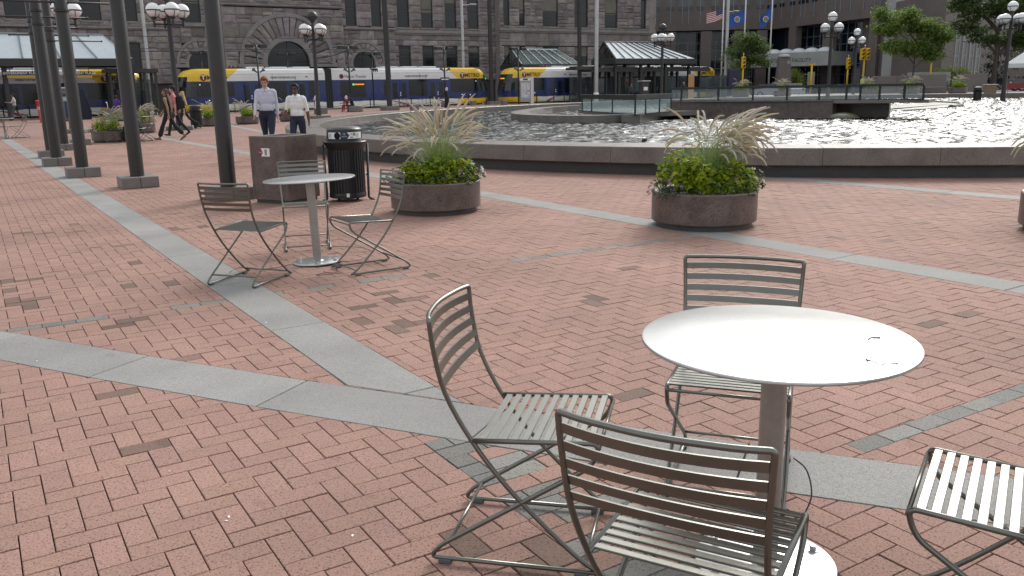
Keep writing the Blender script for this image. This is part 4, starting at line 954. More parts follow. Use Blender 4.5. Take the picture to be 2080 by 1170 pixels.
# ticket machines and posts on the left platform
def on_ground(px, py): p = at(px, py); return Vector((p.x, p.y, 0))
p = on_ground(134, 246); T = thing('ticket_machine', 'grey ticket machine with a rounded top between the dark posts', 'machine', p, TA); m = MB(); m.bbox(-.42, 0, 0, .42, .6, 1.95, .06); m.build('cabinet', mat('machine_grey', (.13, .14, .14), .5), T); m = MB(); m.bbox(-.46, -.05, 1.95, .46, .65, 2.1, .05); m.build('cap', M_gp, T)
m = MB(); m.box(-.25, -.01, 1.25, .2, 0, 1.5); m.build('screen', mat('machine_screen', (.35, .4, .38), .3), T); m = MB(); m.box(.05, -.015, .2, .3, 0, 1.2); m.build('front_panel', M_navy, T); m = MB(); m.box(-.35, -.012, 1.55, .35, 0, 1.7); m.build('top_sign', M_navy, T)
p = on_ground(124, 247); T = thing('utility_cabinet', 'pale teal utility cabinet beside the ticket machine', 'cabinet', p, TA); m = MB(); m.bbox(-.2, 0, 0, .2, .4, .95, .02); m.build('cabinet', mat('teal_cabinet', (.22, .32, .36), .5), T); m = MB(); m.box(-.16, -.012, .1, .16, 0, .85); m.build('door', mat('teal_cabinet_door', (.25, .36, .40), .5), T)
p = on_ground(168, 243); T = thing('tent_bag', 'dark navy canvas wrap standing by the ticket machine', 'tarp', p, TA); m = MB(); m.add([(-.35, 0, 0), (.55, 0, 0), (.55, .6, 0), (-.35, .6, 0), (.05, .25, 2.0), (.25, .25, 2.0), (.25, .4, 2.0), (.05, .4, 2.0), (.62, -.05, .5), (.62, .65, .5)], [(0, 1, 8, 5, 4), (1, 2, 9, 8), (8, 9, 6, 5), (2, 3, 7, 6, 9), (3, 0, 4, 7), (4, 5, 6, 7)]); m.build('canvas', mat('navy_canvas', (.012, .014, .03), .8), T)
p = on_ground(84, 249); T = thing('guide_post', 'bright red guide post leaning beside the dark posts', 'bollard', p, .2); m = MB(); m.M = Matrix.Rotation(-.06, 4, 'Y'); m.lathe([(.13, 0), (.13, .04), (.06, .05), (.075, 1.2), (.1, 1.25), (.1, 1.33), (.001, 1.35)], 12); m.build('post', mat('red_plastic', (.42, .02, .02), .45), T, True); m = MB(); m.M = Matrix.Rotation(-.06, 4, 'Y'); m.lathe([(.073, .75), (.076, .95)], 12); m.build('reflective_band', mat('pale_red_band', (.6, .25, .22), .4), T)
# stone stools and litter along the back of the pool
for i, (px, py, w) in enumerate(((842, 224, .55), (904, 217, .6), (961, 214, .5), (1024, 213, .5), (652, 231, .75), (655, 229, .5))):
    if i == 5: continue
    p = on_ground(px, py); m = MB(); m.bbox(-w / 2, -w / 2, 0, w / 2, w / 2, .42, .02); o = m.build('granite_block', M_ped, loc=p, rot=(0, 0, TA))
    tag(o, ['rough stone seat block beside the folded bicycle rack behind the pool', 'stone seat block at the feet of the person in dark robe', 'low stone seat block in front of the tram\'s yellow skirt', 'low stone seat block by the gap between the trams', 'round-edged stone seat behind the dark-topped lamp'][i], 'seat block', 'stone seat blocks behind the pool')
# bike racks seen against the tram skirt
for px, py in ((814, 219), (862, 219)):
    p = on_ground(px, py); m = MB()
    for k in range(4): m.tube(fillet([(k * .35 - .5, 0, 0), (k * .35 - .45, 0, .75), (k * .35 - .2, 0, .75), (k * .35 - .25, 0, 0)], .1), .018, 6)
    o = m.build('bike_rack', M_galv, loc=p, rot=(0, 0, TA)); tag(o, 'thin bent-tube bicycle rack before the white tram skirt', 'bike rack', 'bicycle racks by the platform')
# ================================================================== STONE BUILDING
M_stone = mat('rough_red_granite', (.185, .155, .145), .85, var=.28, vscale=.9, vscale2=9, bump=.03, bscale=7, speck=[(14, .36, .75)], attr='Col')
M_smooth = mat('dressed_granite', (.24, .215, .205), .8, var=.2, vscale=1.2, vscale2=14, bump=.006, bscale=20)
M_mortar = mat('dark_mortar', (.06, .05, .047), .95)
M_win = mat('city_window_glass', (.012, .013, .015), .12, spec=.5, var=.4, vscale=.6); M_wframe = mat('window_frame_dark', (.03, .032, .034), .5); M_blind = mat('window_blind', (.16, .15, .12), .8, var=.15, vscale=2)
CH = thing('stone_town_hall', 'massive rough red granite building with round arches and deep windows', 'building', tw_(0, 18), TA)
OFF = {'L': 0.0, 'A': .0, 'B': -.7, 'C': .0, 'D': .25, 'E': -.8}
ZON = [('L', -22, 3.3), ('A', 3.3, 8.5), ('B', 8.5, 21.3), ('C', 21.3, 27.75), ('D', 27.75, 41.1), ('E', 41.1, 65.4)]
up = lambda c, w, z0=8.5, z1=12.6: (c - w / 2, c + w / 2, z0, z1)
OPEN = {'L': [up(c, 1.75) for c in (-19, -15.9, -12.75, -9.6, -6.5, -3.4, -.2)] + [up(c, 1.6, 4.05, 6.5) for c in (-15.9, -12.75, -9.6, -6.5, -3.4, -.2, 2.2)][:-1],
        'A': [up(5.75, 1.7)], 'B': [up(12.55, 1.35, 10.9), up(14.8, 1.5, 10.9), up(17.25, 1.5, 10.9)], 'C': [up(22.55, 1.25), up(25.55, 1.2)],
        'D': [up(c, 1.5) for c in (28.95, 31.95, 35.05, 38.05)] + [up(c, 1.5, 4.05, 6.5) for c in (28.95, 31.95, 35.05, 38.05)],
        'E': [up(42.1, .85, 8.9), up(44.3, .8, 8.9), up(48.5, 2.3, 8.9), up(53.25, 2.1, 8.9), up(58.05, 2.1, 8.9), up(63.5, .9, 8.9)] + [up(42.1, .85, 4.05, 6.6), up(44.3, .8, 4.05, 6.6), up(48.5, 2.3, 4.05, 6.6), up(53.25, 2.1, 4.05, 6.6), up(58.05, 2.1, 4.05, 6.6)]}
ARCH = {'A': (6.3, 4.48, 1.32, 1.62, 2.25, 2.5, 11), 'B': (15.0, 4.48, 2.3, 2.8, 4.75, 5.15, 19), 'C': (23.75, 4.48, 1.32, 1.62, 2.25, 2.5, 11)}
STR = {'L': (7.70, 8.02), 'A': (8.05, 8.35), 'B': (10.2, 10.45), 'C': (8.10, 8.40), 'D': (7.72, 8.25), 'E': (8.15, 8.66)}
pieces = []
def rock(poly, y0, bulge, back=.32, smooth=False):
    c = (sum(p[0] for p in poly) / len(poly), sum(p[1] for p in poly) / len(poly)); n = len(poly)
    vs = [(x, y0 + back, z) for x, z in poly] + [(x, y0, z) for x, z in poly]
    for x, z in poly:
        f = random.uniform(.42, .82); vs.append((c[0] + (x - c[0]) * f, y0 - bulge * random.uniform(.35, 1.25), c[1] + (z - c[1]) * f))
    vs.append((c[0] + random.uniform(-.1, .1), y0 - bulge * random.uniform(.6, 1.5), c[1] + random.uniform(-.06, .06)))
    fs = [(2 * n + k, 2 * n + (k + 1) % n, 3 * n) for k in range(n)] + [(n + k, n + (k + 1) % n, 2 * n + (k + 1) % n, 2 * n + k) for k in range(n)] + [(k, (k + 1) % n, n + (k + 1) % n, n + k) for k in range(n)]
    col = np.array((.235, .202, .192)) * random.uniform(.72, 1.28) * np.array((1, random.uniform(.95, 1.04), random.uniform(.94, 1.08)))
    pieces.append((vs, fs, col, c, y0))
G_ = .012
for nm, ta, tb in ZON:
    y0 = OFF[nm]; edges = sorted({2.6, 3.35, 4.05, 4.87, 5.68, 6.5, STR[nm][0], STR[nm][1], 8.5, 9.3, 10.1, 10.9, 11.7, 12.6, 13.4} | ({7.1} if nm != 'E' else set()) | ({8.9, 6.6} if nm == 'E' else set()))
    edges = [e for i, e in enumerate(edges)]
    z_list = []
    for a, b2 in zip(edges[:-1], edges[1:]):
        if b2 - a < .12: continue
        z_list.append((a, b2))
    for a, b2 in z_list:
        if STR[nm][0] - .01 <= a and b2 <= STR[nm][1] + .01: continue
        iv = [(ta, tb)]
        for (x0, x1, w0, w1) in OPEN.get(nm, []):
            if w0 < b2 - .02 and w1 > a + .02:
                iv = [q for (p, r) in iv for q in ((p, min(r, x0)), (max(p, x1), r)) if q[1] - q[0] > .06]
        for p, r in iv:
            x = p; L = r - p; n = max(1, round(L / random.uniform(1.0, 1.35)));
            if b2 - a > 1.0: n = max(1, round(L / 1.9))
            ws = [random.uniform(.65, 1.4) for _ in range(n)]; sc = L / sum(ws)
            for w in ws:
                x1 = x + w * sc; parts_ = [(x, a, x1, b2)]
                if b2 - a > .7 and random.random() < .22: h = a + (b2 - a) * random.uniform(.35, .6); parts_ = [(x, a, x1, h), (x, h, x1, b2)]
                for (q0, r0, q1, r1) in parts_:
                    if nm in ARCH:
                        ac, az, ri, _, _, ro, _ = ARCH[nm]; far_ = max(math.hypot(xx - ac, max(zz - az, 0)) for xx in (q0, q1) for zz in (r0, r1)); cc = math.hypot((q0 + q1) / 2 - ac, max((r0 + r1) / 2 - az, 0))
                        if far_ < ro - .05: continue
                        if cc < ro - .25: continue
                        if r1 <= az + .05 and (q0 < ac + ri - .02 and q1 > ac - ri + .02):
                            if q0 < ac - ri - .2: q1 = ac - ri
                            elif q1 > ac + ri + .2: q0 = ac + ri
                            else: continue
                    rock([(q0 + G_, r0 + G_), (q1 - G_, r0 + G_), (q1 - G_, r1 - G_), (q0 + G_, r1 - G_)], y0, .075 if not (nm in 'DE' and 6.4 < r0 < 7.8) else .05)
                x = x1
    # string course / sills
    s0, s1 = STR[nm]; m = MB(); m.M = Matrix.Translation((0, y0, 0)); h = s1 - s0
    m.box(ta - .06, -.16, s0, tb + .06, .3, s0 + h * .35); m.box(ta - .1, -.28, s0 + h * .35, tb + .1, .3, s0 + h * .8); m.box(ta - .07, -.2, s0 + h * .8, tb + .07, .3, s1)
    m.build('string_course', M_smooth, CH)
    for (x0, x1, w0, w1) in OPEN.get(nm, []):
        F = MB(); F.M = Matrix.Translation((0, y0, 0)); fw = .09; d0, d1 = .16, .26
        F.box(x0, d0, w0, x0 + fw, d1, w1); F.box(x1 - fw, d0, w0, x1, d1, w1); F.box(x0 + fw, d0, w1 - fw, x1 - fw, d1, w1); F.box(x0 + fw, d0, w0, x1 - fw, d1, w0 + fw); F.box(x0 + fw, d0 + .01, (w0 + w1) / 2 - .05, x1 - fw, d1 - .01, (w0 + w1) / 2 + .05)
        w_ = F.build('window', M_wframe, CH)
        for z0, z1 in ((w0 + fw, (w0 + w1) / 2 - .05), ((w0 + w1) / 2 + .05, w1 - fw)):
            q = MB(); q.M = Matrix.Translation((0, y0, 0)); q.box(x0 + fw, .21, z0, x1 - fw, .225, z1); q.build('pane', M_win, w_)
        if random.random() < .45:
            q = MB(); q.M = Matrix.Translation((0, y0, 0)); zb = w1 - (w1 - w0) * random.uniform(.25, .6); q.box(x0 + fw, .195, zb, x1 - fw, .207, w1 - fw); q.build('blind', M_blind, w_)
        q = MB(); q.M = Matrix.Translation((0, y0, 0)); q.box(x0 - .1, -.12, w0 - .16, x1 + .1, .28, w0); q.build('sill', M_smooth, w_)
    if nm in ARCH:
        ac, az, ri, r1, r2, ro, nv = ARCH[nm]; yy = y0 - .16
        for k in range(nv):
            a0, a1 = math.pi * k / nv + .008, math.pi * (k + 1) / nv - .008
            poly = [(ac + r1 * math.cos(a0), az + r1 * math.sin(a0)), (ac + r2 * math.cos(a0), az + r2 * math.sin(a0)), (ac + r2 * math.cos(a1), az + r2 * math.sin(a1)), (ac + r1 * math.cos(a1), az + r1 * math.sin(a1))]
            rock(poly, yy, .11)
        for ra_, rb_, yo in ((ri, r1, -.02), (r2, ro, -.1)):
            q = MB(); N = 30; vs = []
            for k in range(N + 1):
                a = math.pi * k / N; vs += [(ac + ra_ * math.cos(a), yy + yo, az + ra_ * math.sin(a)), (ac + rb_ * math.cos(a), yy + yo, az + rb_ * math.sin(a)), (ac + rb_ * math.cos(a), yy + .5, az + rb_ * math.sin(a)), (ac + ra_ * math.cos(a), yy + .5, az + ra_ * math.sin(a))]
            q.add(vs, [(4 * k + j, 4 * k + 4 + j, 4 * k + 4 + (j + 1) % 4, 4 * k + (j + 1) % 4) for k in range(N) for j in range(4)]); q.build('arch_moulding', M_smooth, CH, 'auto')
        for x0_, x1_ in ((ac - ro - .2, ac - ri), (ac + ri, ac + ro + .2)): q = MB(); q.M = Matrix.Translation((0, yy, 0)); q.box(x0_, -.1, az - .32, x1_, .4, az - .005); q.build('impost', M_smooth, CH)
        q = MB(); N = 24; vs = [(ac + ri * math.cos(math.pi * k / N), y0 + .24, az + ri * math.sin(math.pi * k / N)) for k in range(N + 1)] + [(ac - ri, y0 + .24, 0), (ac + ri, y0 + .24, 0)]
        q.add(vs, [tuple(range(N + 3))[::-1]]); gl = q.build('arch_glazing', M_win, CH)
        q = MB(); q.M = Matrix.Translation((0, y0, 0)); q.box(ac - .05, .18, 0, ac + .05, .235, az + ri - .05); q.box(ac - ri, .18, az - .08, ac + ri, .235, az + .04); q.build('arch_mullion', M_wframe, gl)
    q = MB(); q.box(ta, y0 + .27, 0, tb, y0 + 3.0, 13.4); q.build('wall', M_mortar, CH)
    if y0 < 0 and nm != 'E' or nm == 'E':
        for x0_ in (ta - .02, tb - .25): q = MB(); q.box(x0_, y0 + .02, 0, x0_ + .27, .9, 13.4); q.build('return_wall', M_smooth, CH)
q = MB(); q.box(-22, .1, 13.41, 65.4, 22, 26); q.add([(-22, .1, 26), (65.4, .1, 26), (65.4, 22, 26), (-22, 22, 26), (-22, 11, 34), (65.4, 11, 34)], [(0, 1, 5, 4), (2, 3, 4, 5), (1, 2, 5), (3, 0, 4)]); q.build('upper_wall', M_smooth, CH)
q = MB(); q.box(64.4, -.5, 0, 65.38, 22, 13.4); q.build('end_wall', M_smooth, CH)
q = MB(); q.lathe([(.75, 0), (.75, 8.2), (.9, 8.3), (.9, 8.65), (.75, 8.7), (.75, 13.4)], 20, (65.0, -.35, 0)); q.build('corner_shaft', M_smooth, CH, 'auto')
vis = []
Mx = Matrix.Translation(tw_(0, 18)) @ Matrix.Rotation(TA, 4, 'Z')
for i, (vs, fs, col, c, y0) in enumerate(pieces):
    px, py, z = proj(Mx @ Vector((c[0], y0, c[1])))
    if -30 < px < 1330 and -10 < py < 138: vis.append((z, i))
vis.sort(); own = {i for _, i in vis[:300]}; V, Fc, Cc = [], [], []
for i, (vs, fs, col, c, y0) in enumerate(pieces):
    if i in own:
        me = bpy.data.meshes.new('stone_block'); me.from_pydata(vs, [], fs); me.materials.append(M_stone); a_ = me.color_attributes.new('Col', 'FLOAT_COLOR', 'POINT'); a_.data.foreach_set('color', np.tile(np.append(col, 1.0), len(vs))); link('stone_block', me, CH)
    else:
        o = len(V); V += vs; Fc += [tuple(o + k for k in f) for f in fs]; Cc += [col] * len(vs)
me = bpy.data.meshes.new('stone_block_field'); me.from_pydata(V, [], Fc); me.materials.append(M_stone); a_ = me.color_attributes.new('Col', 'FLOAT_COLOR', 'POINT'); ca = np.ones((len(V), 4), np.float32); ca[:, :3] = np.array(Cc); a_.data.foreach_set('color', ca.ravel()); link('stone_block_field', me, CH, kind='stuff')

# ================================================================== PUBLIC SAFETY BUILDING
M_gov = mat('brown_granite_cladding', (.145, .122, .112), .55, var=.12, vscale=.35, vscale2=3, bump=.002, bscale=30); M_govglass = mat('blue_black_glass', (.010, .016, .026), .1, spec=.6, var=.4, vscale=.3); M_mull = mat('pale_mullion', (.22, .26, .30), .4); M_govgrey = mat('grey_spandrel', (.14, .15, .15), .5); M_lconc = mat('light_concrete', (.34, .35, .34), .7, var=.1, vscale=.6)
def ground_at(px, Y): v = atY(px, 200, Y); return Vector((v.x, Y, 0))
c0, c1, c2 = ground_at(1285, 141), ground_at(1550, 140), ground_at(1812, 113)
GB = thing('public_safety_building', 'long dark brown granite office building with recessed glazed ground floor', 'building', c1)
def wing(a, b2, z0, z1, name, nwin, win_z):
    d = (b2 - a); L = d.length; an = math.atan2(d.y, d.x); M0 = Matrix.Translation(a - c1) @ Matrix.Rotation(an, 4, 'Z')
    q = MB(); q.M = M0; q.box(0, 0, z0, L, 14, z1); q.build('upper_wall', M_gov, GB)
    # cladding joints as thin recessed courses: panels proud of the wall
    pw = 2.4; n = round(L / pw); hz = [z0, z0 + 1.6, z0 + 3.4, z0 + 5.2]
    for k in range(n):
        for i in range(3):
            x0, x1 = L * k / n + .012, L * (k + 1) / n - .012; q = MB(); q.M = M0; q.box(x0, -.04, hz[i] + .012, x1, 0, hz[i + 1] - .012); q.build('cladding_panel', M_gov, GB)
    for k in range(nwin):
        x = L * (k + .5) / nwin; w = 1.15 if k % 3 else 2.3
        q = MB(); q.M = M0; q.box(x - w / 2, -.07, win_z + .55, x + w / 2, -.045, z1 - 1); s = q.build('window', M_govgrey, GB)
        q = MB(); q.M = M0; q.box(x - w / 2, -.09, win_z, x + w / 2, -.05, win_z + .5); q.build('pane', M_govglass, s)
        for xx in ([x] if w < 2 else [x - .5, x + .5]): q = MB(); q.M = M0; q.box(xx - .05, -.12, win_z - 2.0, xx + .05, -.045, z1 - 1); q.build('fin', M_mull, s)
    # recessed glazing
    q = MB(); q.M = M0; q.box(.2, 2.2, 0, L - .2, 2.3, z0 - .005); gz = q.build('glazing', M_govglass, GB)
    q = MB(); q.M = M0; nx = round(L / 1.5)
    for k in range(nx + 1): x = L * k / nx; q.box(x - .035, 2.1, 0, x + .035, 2.2, z0)
    for z in np.arange(1.2, z0, 1.4): q.box(.2, 2.12, z - .03, L - .2, 2.19, z + .03)
    q.build('mullion_grid', M_mull, gz)
    return M0, L
M1, L1 = wing(c0, c1, 9.9, 27, 'left', 9, 13.0); M2, L2 = wing(c1, c2, 9.75, 27, 'right', 11, 12.9)
for Mx_, xs in ((M1, [L1 * f for f in (.28, .55, .80, .97)]), (M2, [L2 * f for f in (.24, .52, .85)])):
    for x in xs: q = MB(); q.M = Mx_; q.box(x - .85, -.1, 0, x + .85, 1.0, 9.74); q.build('pillar', M_gov, GB)
for f in (.985,):
    q = MB(); q.M = M2; q.box(L2 * f - .9, -.9, 0, L2 * f + .8, .9, 27); q.build('pillar', M_lconc, GB)
q = MB(); i0, i1, i2 = c0 - c1, Vector((0, 0, 0)), c2 - c1; q.prism([(i0.x, 5), (0, 5), (i2.x + 1.5, i2.y + 5), (i2.x + 8, 20), (i0.x, 20)], 0, 26.9); q.build('inner_core', M_govglass, GB)
# entrance canopy with lettering
ca_, cb_ = on_plane(1478, 118, c1, Vector((0, 1, 0))), None
e0, e1 = ground_at(1470, 130), ground_at(1678, 118); d = e1 - e0; Lc = d.length; an = math.atan2(d.y, d.x); ME = Matrix.Translation(e0 - c1) @ Matrix.Rotation(an, 4, 'Z')
q = MB(); q.M = ME; q.box(0, 0, 4.0, Lc, 8, 5.6); q.box(-.2, -.25, 3.75, Lc + .2, 8, 4.0); q.build('entrance_canopy', M_lconc, GB)
o = link('lettering', text_mesh('PUBLIC SAFETY FACILITY', .72, .04, mat('engraved_letters', (.12, .12, .12), .6)), GB); o.matrix_local = ME @ Matrix.Translation((Lc * .60, -.03, 4.55)) @ Matrix.Rotation(math.pi / 2, 4, 'X')
for k in range(5):
    q = MB(); q.M = ME @ Matrix.Translation((Lc * (.42 + .12 * k), 2, 5.6)); q.sphere((0, 0, 0), 1.1, 14, 8, sz=.6); q.build('skylight_dome', mat('skylight_white', (.6, .64, .66), .2), GB, True)
for k in range(3):
    q = MB(); q.M = ME; x = Lc * .55 + k * 1.5; q.box(x, 1.2, 0, x + 1.3, 1.28, 2.7); dr = q.build('entrance_door', M_mull, GB); q = MB(); q.M = ME; q.box(x + .12, 1.18, .2, x + 1.18, 1.2, 2.55); q.build('pane', M_govglass, dr)
# lower brown block at the right with its lit side
b0, b1, b2_ = ground_at(1822, 110), ground_at(1905, 101), ground_at(2035, 112)
WB = thing('granite_annex', 'lower plain brown granite block with a lit end and tall window strips behind the trees', 'building', b1)
q = MB(); q.prism([((b0 - b1).x, (b0 - b1).y), (0, 0), ((b2_ - b1).x, (b2_ - b1).y), ((b2_ - b1).x, 30), ((b0 - b1).x, 30)], 0, 11.2); q.build('wall', M_gov, WB)
d = (b2_ - b1); L = d.length; an = math.atan2(d.y, d.x); MW = Matrix.Rotation(an, 4, 'Z')
for k, x in enumerate((3.0, 4.9, 6.8, 8.6)):
    q = MB(); q.M = MW; q.box(x, -.06, .6, x + .22, 0, 7.4); q.box(x + 1.0, -.06, .6, x + 1.2, 0, 7.4); w_ = q.build('window', M_lconc, WB); q = MB(); q.M = MW; q.box(x + .22, -.03, .7, x + 1.0, 0, 7.4); q.build('pane', M_govglass, w_)
    q = MB(); q.M = MW
    for z in (2.4, 4.2, 6.0): q.box(x + .22, -.045, z, x + 1.0, -.03, z + .1)
    q.build('glazing_bar', M_mull, w_)
d = (b1 - b0); L = d.length; an = math.atan2(d.y, d.x); MV = Matrix.Translation(b0 - b1) @ Matrix.Rotation(an, 4, 'Z')
for k in range(4):
    for i in range(5): q = MB(); q.M = MV; q.box(L * k / 4 + .01, -.04, .5 + i * 2.1, L * (k + 1) / 4 - .01, 0, .5 + (i + 1) * 2.1 - .02); q.build('cladding_panel', M_gov, WB)
# tower behind, closes the view above the block
tb0 = ground_at(1800, 128); q = MB(); q.box(0, 0, 0, 60, 20, 27); o = thing('office_tower', 'brown granite office slab rising behind the lower block and trees', 'building', tb0, R_(10)); q.build('wall', M_gov, o)
for k in range(14): q = MB(); q.box(2 + k * 4, -.06, 11.0, 3.3 + k * 4, 0, 20); w_ = q.build('window', M_govgrey, o); q = MB(); q.box(2 + k * 4, -.08, 10.2, 3.3 + k * 4, -.01, 10.9); q.build('pane', M_govglass, w_)
# street in front
m = MB(); m.add([(12, 92, .002), (120, 66, .002), (150, 96, .002), (20, 108, .002)], [(0, 1, 2, 3)]); m.build('road', M_asph, kind='structure')
# ================================================================== PLANTS
def leaf_mat(name, rough=.5, tr=.35):
    m = bpy.data.materials.new(name); m.use_nodes = True; t = m.node_tree; b = t.nodes['Principled BSDF']; b.inputs['Roughness'].default_value = rough; b.inputs['Specular IOR Level'].default_value = .3
    a = t.nodes.new('ShaderNodeAttribute'); a.attribute_name = 'Col'; tl = t.nodes.new('ShaderNodeBsdfTranslucent'); mx = t.nodes.new('ShaderNodeMixShader'); mx.inputs[0].default_value = tr
    t.links.new(a.outputs['Color'], b.inputs['Base Color']); t.links.new(a.outputs['Color'], tl.inputs['Color']); t.links.new(b.outputs[0], mx.inputs[1]); t.links.new(tl.outputs[0], mx.inputs[2]); t.links.new(mx.outputs[0], t.nodes['Material Output'].inputs[0]); return m
M_leaf = leaf_mat('leaf', .5, .5); M_blade = leaf_mat('grass_blade', .55, .3); M_plume = leaf_mat('cream_plume', .9, .4); M_petal = leaf_mat('petal', .6, .4)
class LM:      # coloured leaf soup
    def __init__(s): s.v = []; s.f = []; s.c = []
    def poly(s, pts, col, faces=None):
        o = len(s.v); s.v += [tuple(p) for p in pts]; s.f += [tuple(o + i for i in f) for f in (faces or [range(len(pts))])]; s.c += [tuple(col)] * len(pts)
    def build(s, name, m, parent, kind='stuff'):
        me = bpy.data.meshes.new(name); me.from_pydata(s.v, [], s.f); me.materials.append(m); a = me.color_attributes.new('Col', 'FLOAT_COLOR', 'POINT'); ca = np.ones((len(s.v), 4), np.float32); ca[:, :3] = np.array(s.c); a.data.foreach_set('color', ca.ravel())
        return link(name, me, parent, kind=kind)
def vary(c, a=.25, rnd=random): k = rnd.uniform(1 - a, 1 + a); return (c[0] * k * rnd.uniform(.9, 1.1), c[1] * k, c[2] * k * rnd.uniform(.85, 1.15))
def leaf(L, p, d, up, size, w, col, fold=.25, droop=.3):
    d = d.normalized(); s = d.cross(up); s = s.normalized() if s.length > 1e-4 else Vector((1, 0, 0)); n = s.cross(d)
    a = p; m1 = p + d * size * .38 - n * droop * size * .08; tip = p + d * size - n * droop * size * .55; l1 = p + d * size * .35 + s * w * .5 + n * fold * w * .5; r1 = p + d * size * .35 - s * w * .5 + n * fold * w * .5
    L.poly([a, l1, tip, r1, m1], col, [(0, 1, 4), (1, 2, 4), (4, 2, 3), (0, 4, 3)])
def ribbon(L, pts, w, col, side):
    vs = []; n = len(pts)
    for i, p in enumerate(pts): k = w * (1 - (i / (n - 1)) ** 1.6) * .5 + .0004; vs += [p - side * k, p + side * k]
    L.poly(vs, col, [(2 * i, 2 * i + 1, 2 * i + 3, 2 * i + 2) for i in range(n - 1)])
def arch(p0, az, lean, length, bend, n=7, ex=1.6):
    """curved stalk: starts leaning by lean from vertical toward az, bends over by bend."""
    d = Vector((math.cos(az), math.sin(az), 0)); out = [p0]; p = p0.copy(); st = length / (n - 1)
    for i in range(1, n):
        a = lean + bend * (i / (n - 1)) ** ex; p = p + (d * math.sin(a) + Vector((0, 0, 1)) * math.cos(a)) * st; out.append(p.copy())
    return out
def make_grass(label, loc, seed, wind, nb=420, npl=62, h=.80):
    rd = random.Random(seed); T = thing('fountain_grass', label, 'grass plant', loc, 0, 'fountain grasses in the planters'); B, P = LM(), LM()
    def az_(): 
        a = rd.uniform(0, 2 * math.pi)
        if wind is not None and rd.random() < .8: a = wind + rd.gauss(0, .7)
        return a
    for k in range(nb):
        r = .14 * math.sqrt(rd.random()); q = rd.uniform(0, 6.28); az = az_() if rd.random() < .7 else q; p = Vector((r * math.cos(q), r * math.sin(q), 0))
        pts = arch(p, az, rd.uniform(.02, .5), h * rd.uniform(.6, 1.08), rd.uniform(.2, 1.5)); ribbon(B, pts, .0066, vary((.19, .30, .08) if rd.random() < .8 else (.28, .31, .13), .3, rd), Vector((-math.sin(az), math.cos(az), 0)))
    for k in range(npl):
        r = .12 * math.sqrt(rd.random()); q = rd.uniform(0, 6.28); az = az_(); p = Vector((r * math.cos(q), r * math.sin(q), 0))
        ln = h * rd.uniform(.95, 1.5); pts = arch(p, az, rd.uniform(.0, .30 if wind is not None else .42), ln, rd.uniform(1.1, 2.5) if wind is not None else rd.uniform(.3, 2.1), 14, 2.2)
        ribbon(B, pts[:11], .003, vary((.24, .25, .12), .2, rd), Vector((-math.sin(az), math.cos(az), 0)))
        seg = spline(pts[9:], 3); n = len(seg); col = vary((.62, .57, .46), .15, rd)
        q_ = MB(); q_.tube(seg, [.003 + .0085 * math.sin(math.pi * min(1, (i + .6) / n)) ** .7 for i in range(n)], 5, caps=False); P.poly(q_.v, col, q_.f)
        for i in range(n * 9):
            f = rd.random() * (n - 1.01); j = int(f); c = seg[j].lerp(seg[j + 1], f - j); t = (seg[j + 1] - seg[j]).normalized(); s = Vector((rd.gauss(0, 1), rd.gauss(0, 1), rd.gauss(0, 1))); s = (s - t * s.dot(t)).normalized()
            e = c + s * rd.uniform(.012, .026) + t * rd.uniform(.010, .024); w = t.cross(s) * .0009; P.poly([c - w, c + w, e], vary((.72, .67, .57), .15, rd))
    B.build('blades', M_blade, T); P.build('plumes', M_plume, T); return T
def make_mound(name, label, cat, loc, seed, domes, n, size, cols, group, flowers=0, fcol=(.7, .7, .66), fsize=.03, m_=None, stems=True):
    rd = random.Random(seed); T = thing(name, label, cat, loc, 0, group); L, S = LM(), MB()
    for k in range(n):
        cx, cy, cz, rx, ry, rz = rd.choice(domes); u = rd.uniform(0, 6.28); v = math.acos(rd.uniform(-.15, 1)); f = rd.uniform(.62, 1.03)
        nrm = Vector((math.sin(v) * math.cos(u), math.sin(v) * math.sin(u), math.cos(v))); p = Vector((cx + rx * nrm.x * f, cy + ry * nrm.y * f, max(cz + rz * nrm.z * f, .0)))
        d = (Vector((nrm.x, nrm.y, nrm.z * .15)) + Vector((rd.gauss(0, .45), rd.gauss(0, .45), rd.gauss(-.1, .3)))); s = size * rd.uniform(.6, 1.25); leaf(L, p, d, nrm + Vector((rd.gauss(0, .2), rd.gauss(0, .2), .3)), s, s * rd.uniform(.55, .85), vary(rd.choice(cols), .22, rd), .2, rd.uniform(.1, .9))
        if stems and k % 12 == 0: S.tube([(cx * .6, cy * .6, 0), tuple(p)], .003, 4)
    L.build('leaves', M_leaf, T)
    if S.v: S.build('stems', mat('green_stem', (.06, .08, .03), .7), T, kind='stuff')
    for k in range(flowers):
        cx, cy, cz, rx, ry, rz = rd.choice(domes); u = rd.uniform(0, 6.28); v = math.acos(rd.uniform(.05, 1)); nrm = Vector((math.sin(v) * math.cos(u), math.sin(v) * math.sin(u), math.cos(v))); p = Vector((cx + rx * nrm.x * 1.08, cy + ry * nrm.y * 1.08, cz + rz * nrm.z * 1.08)); F = LM()
        a = nrm.orthogonal().normalized(); b2 = nrm.cross(a); npet = 5
        for q in range(npet):
            t0, t1 = 6.28 * q / npet, 6.28 * (q + .98) / npet; tm = (t0 + t1) / 2; e = lambda t, r, h_: p + (a * math.cos(t) + b2 * math.sin(t)) * fsize * r + nrm * fsize * h_
            F.poly([p, e(t0 + .15, .7, .25), e(tm, 1.0, .32), e(t1 - .15, .7, .25)], vary(fcol, .1, rd), [(0, 1, 2), (0, 2, 3)])
        F.build('flower', M_petal, T, None)
    return T
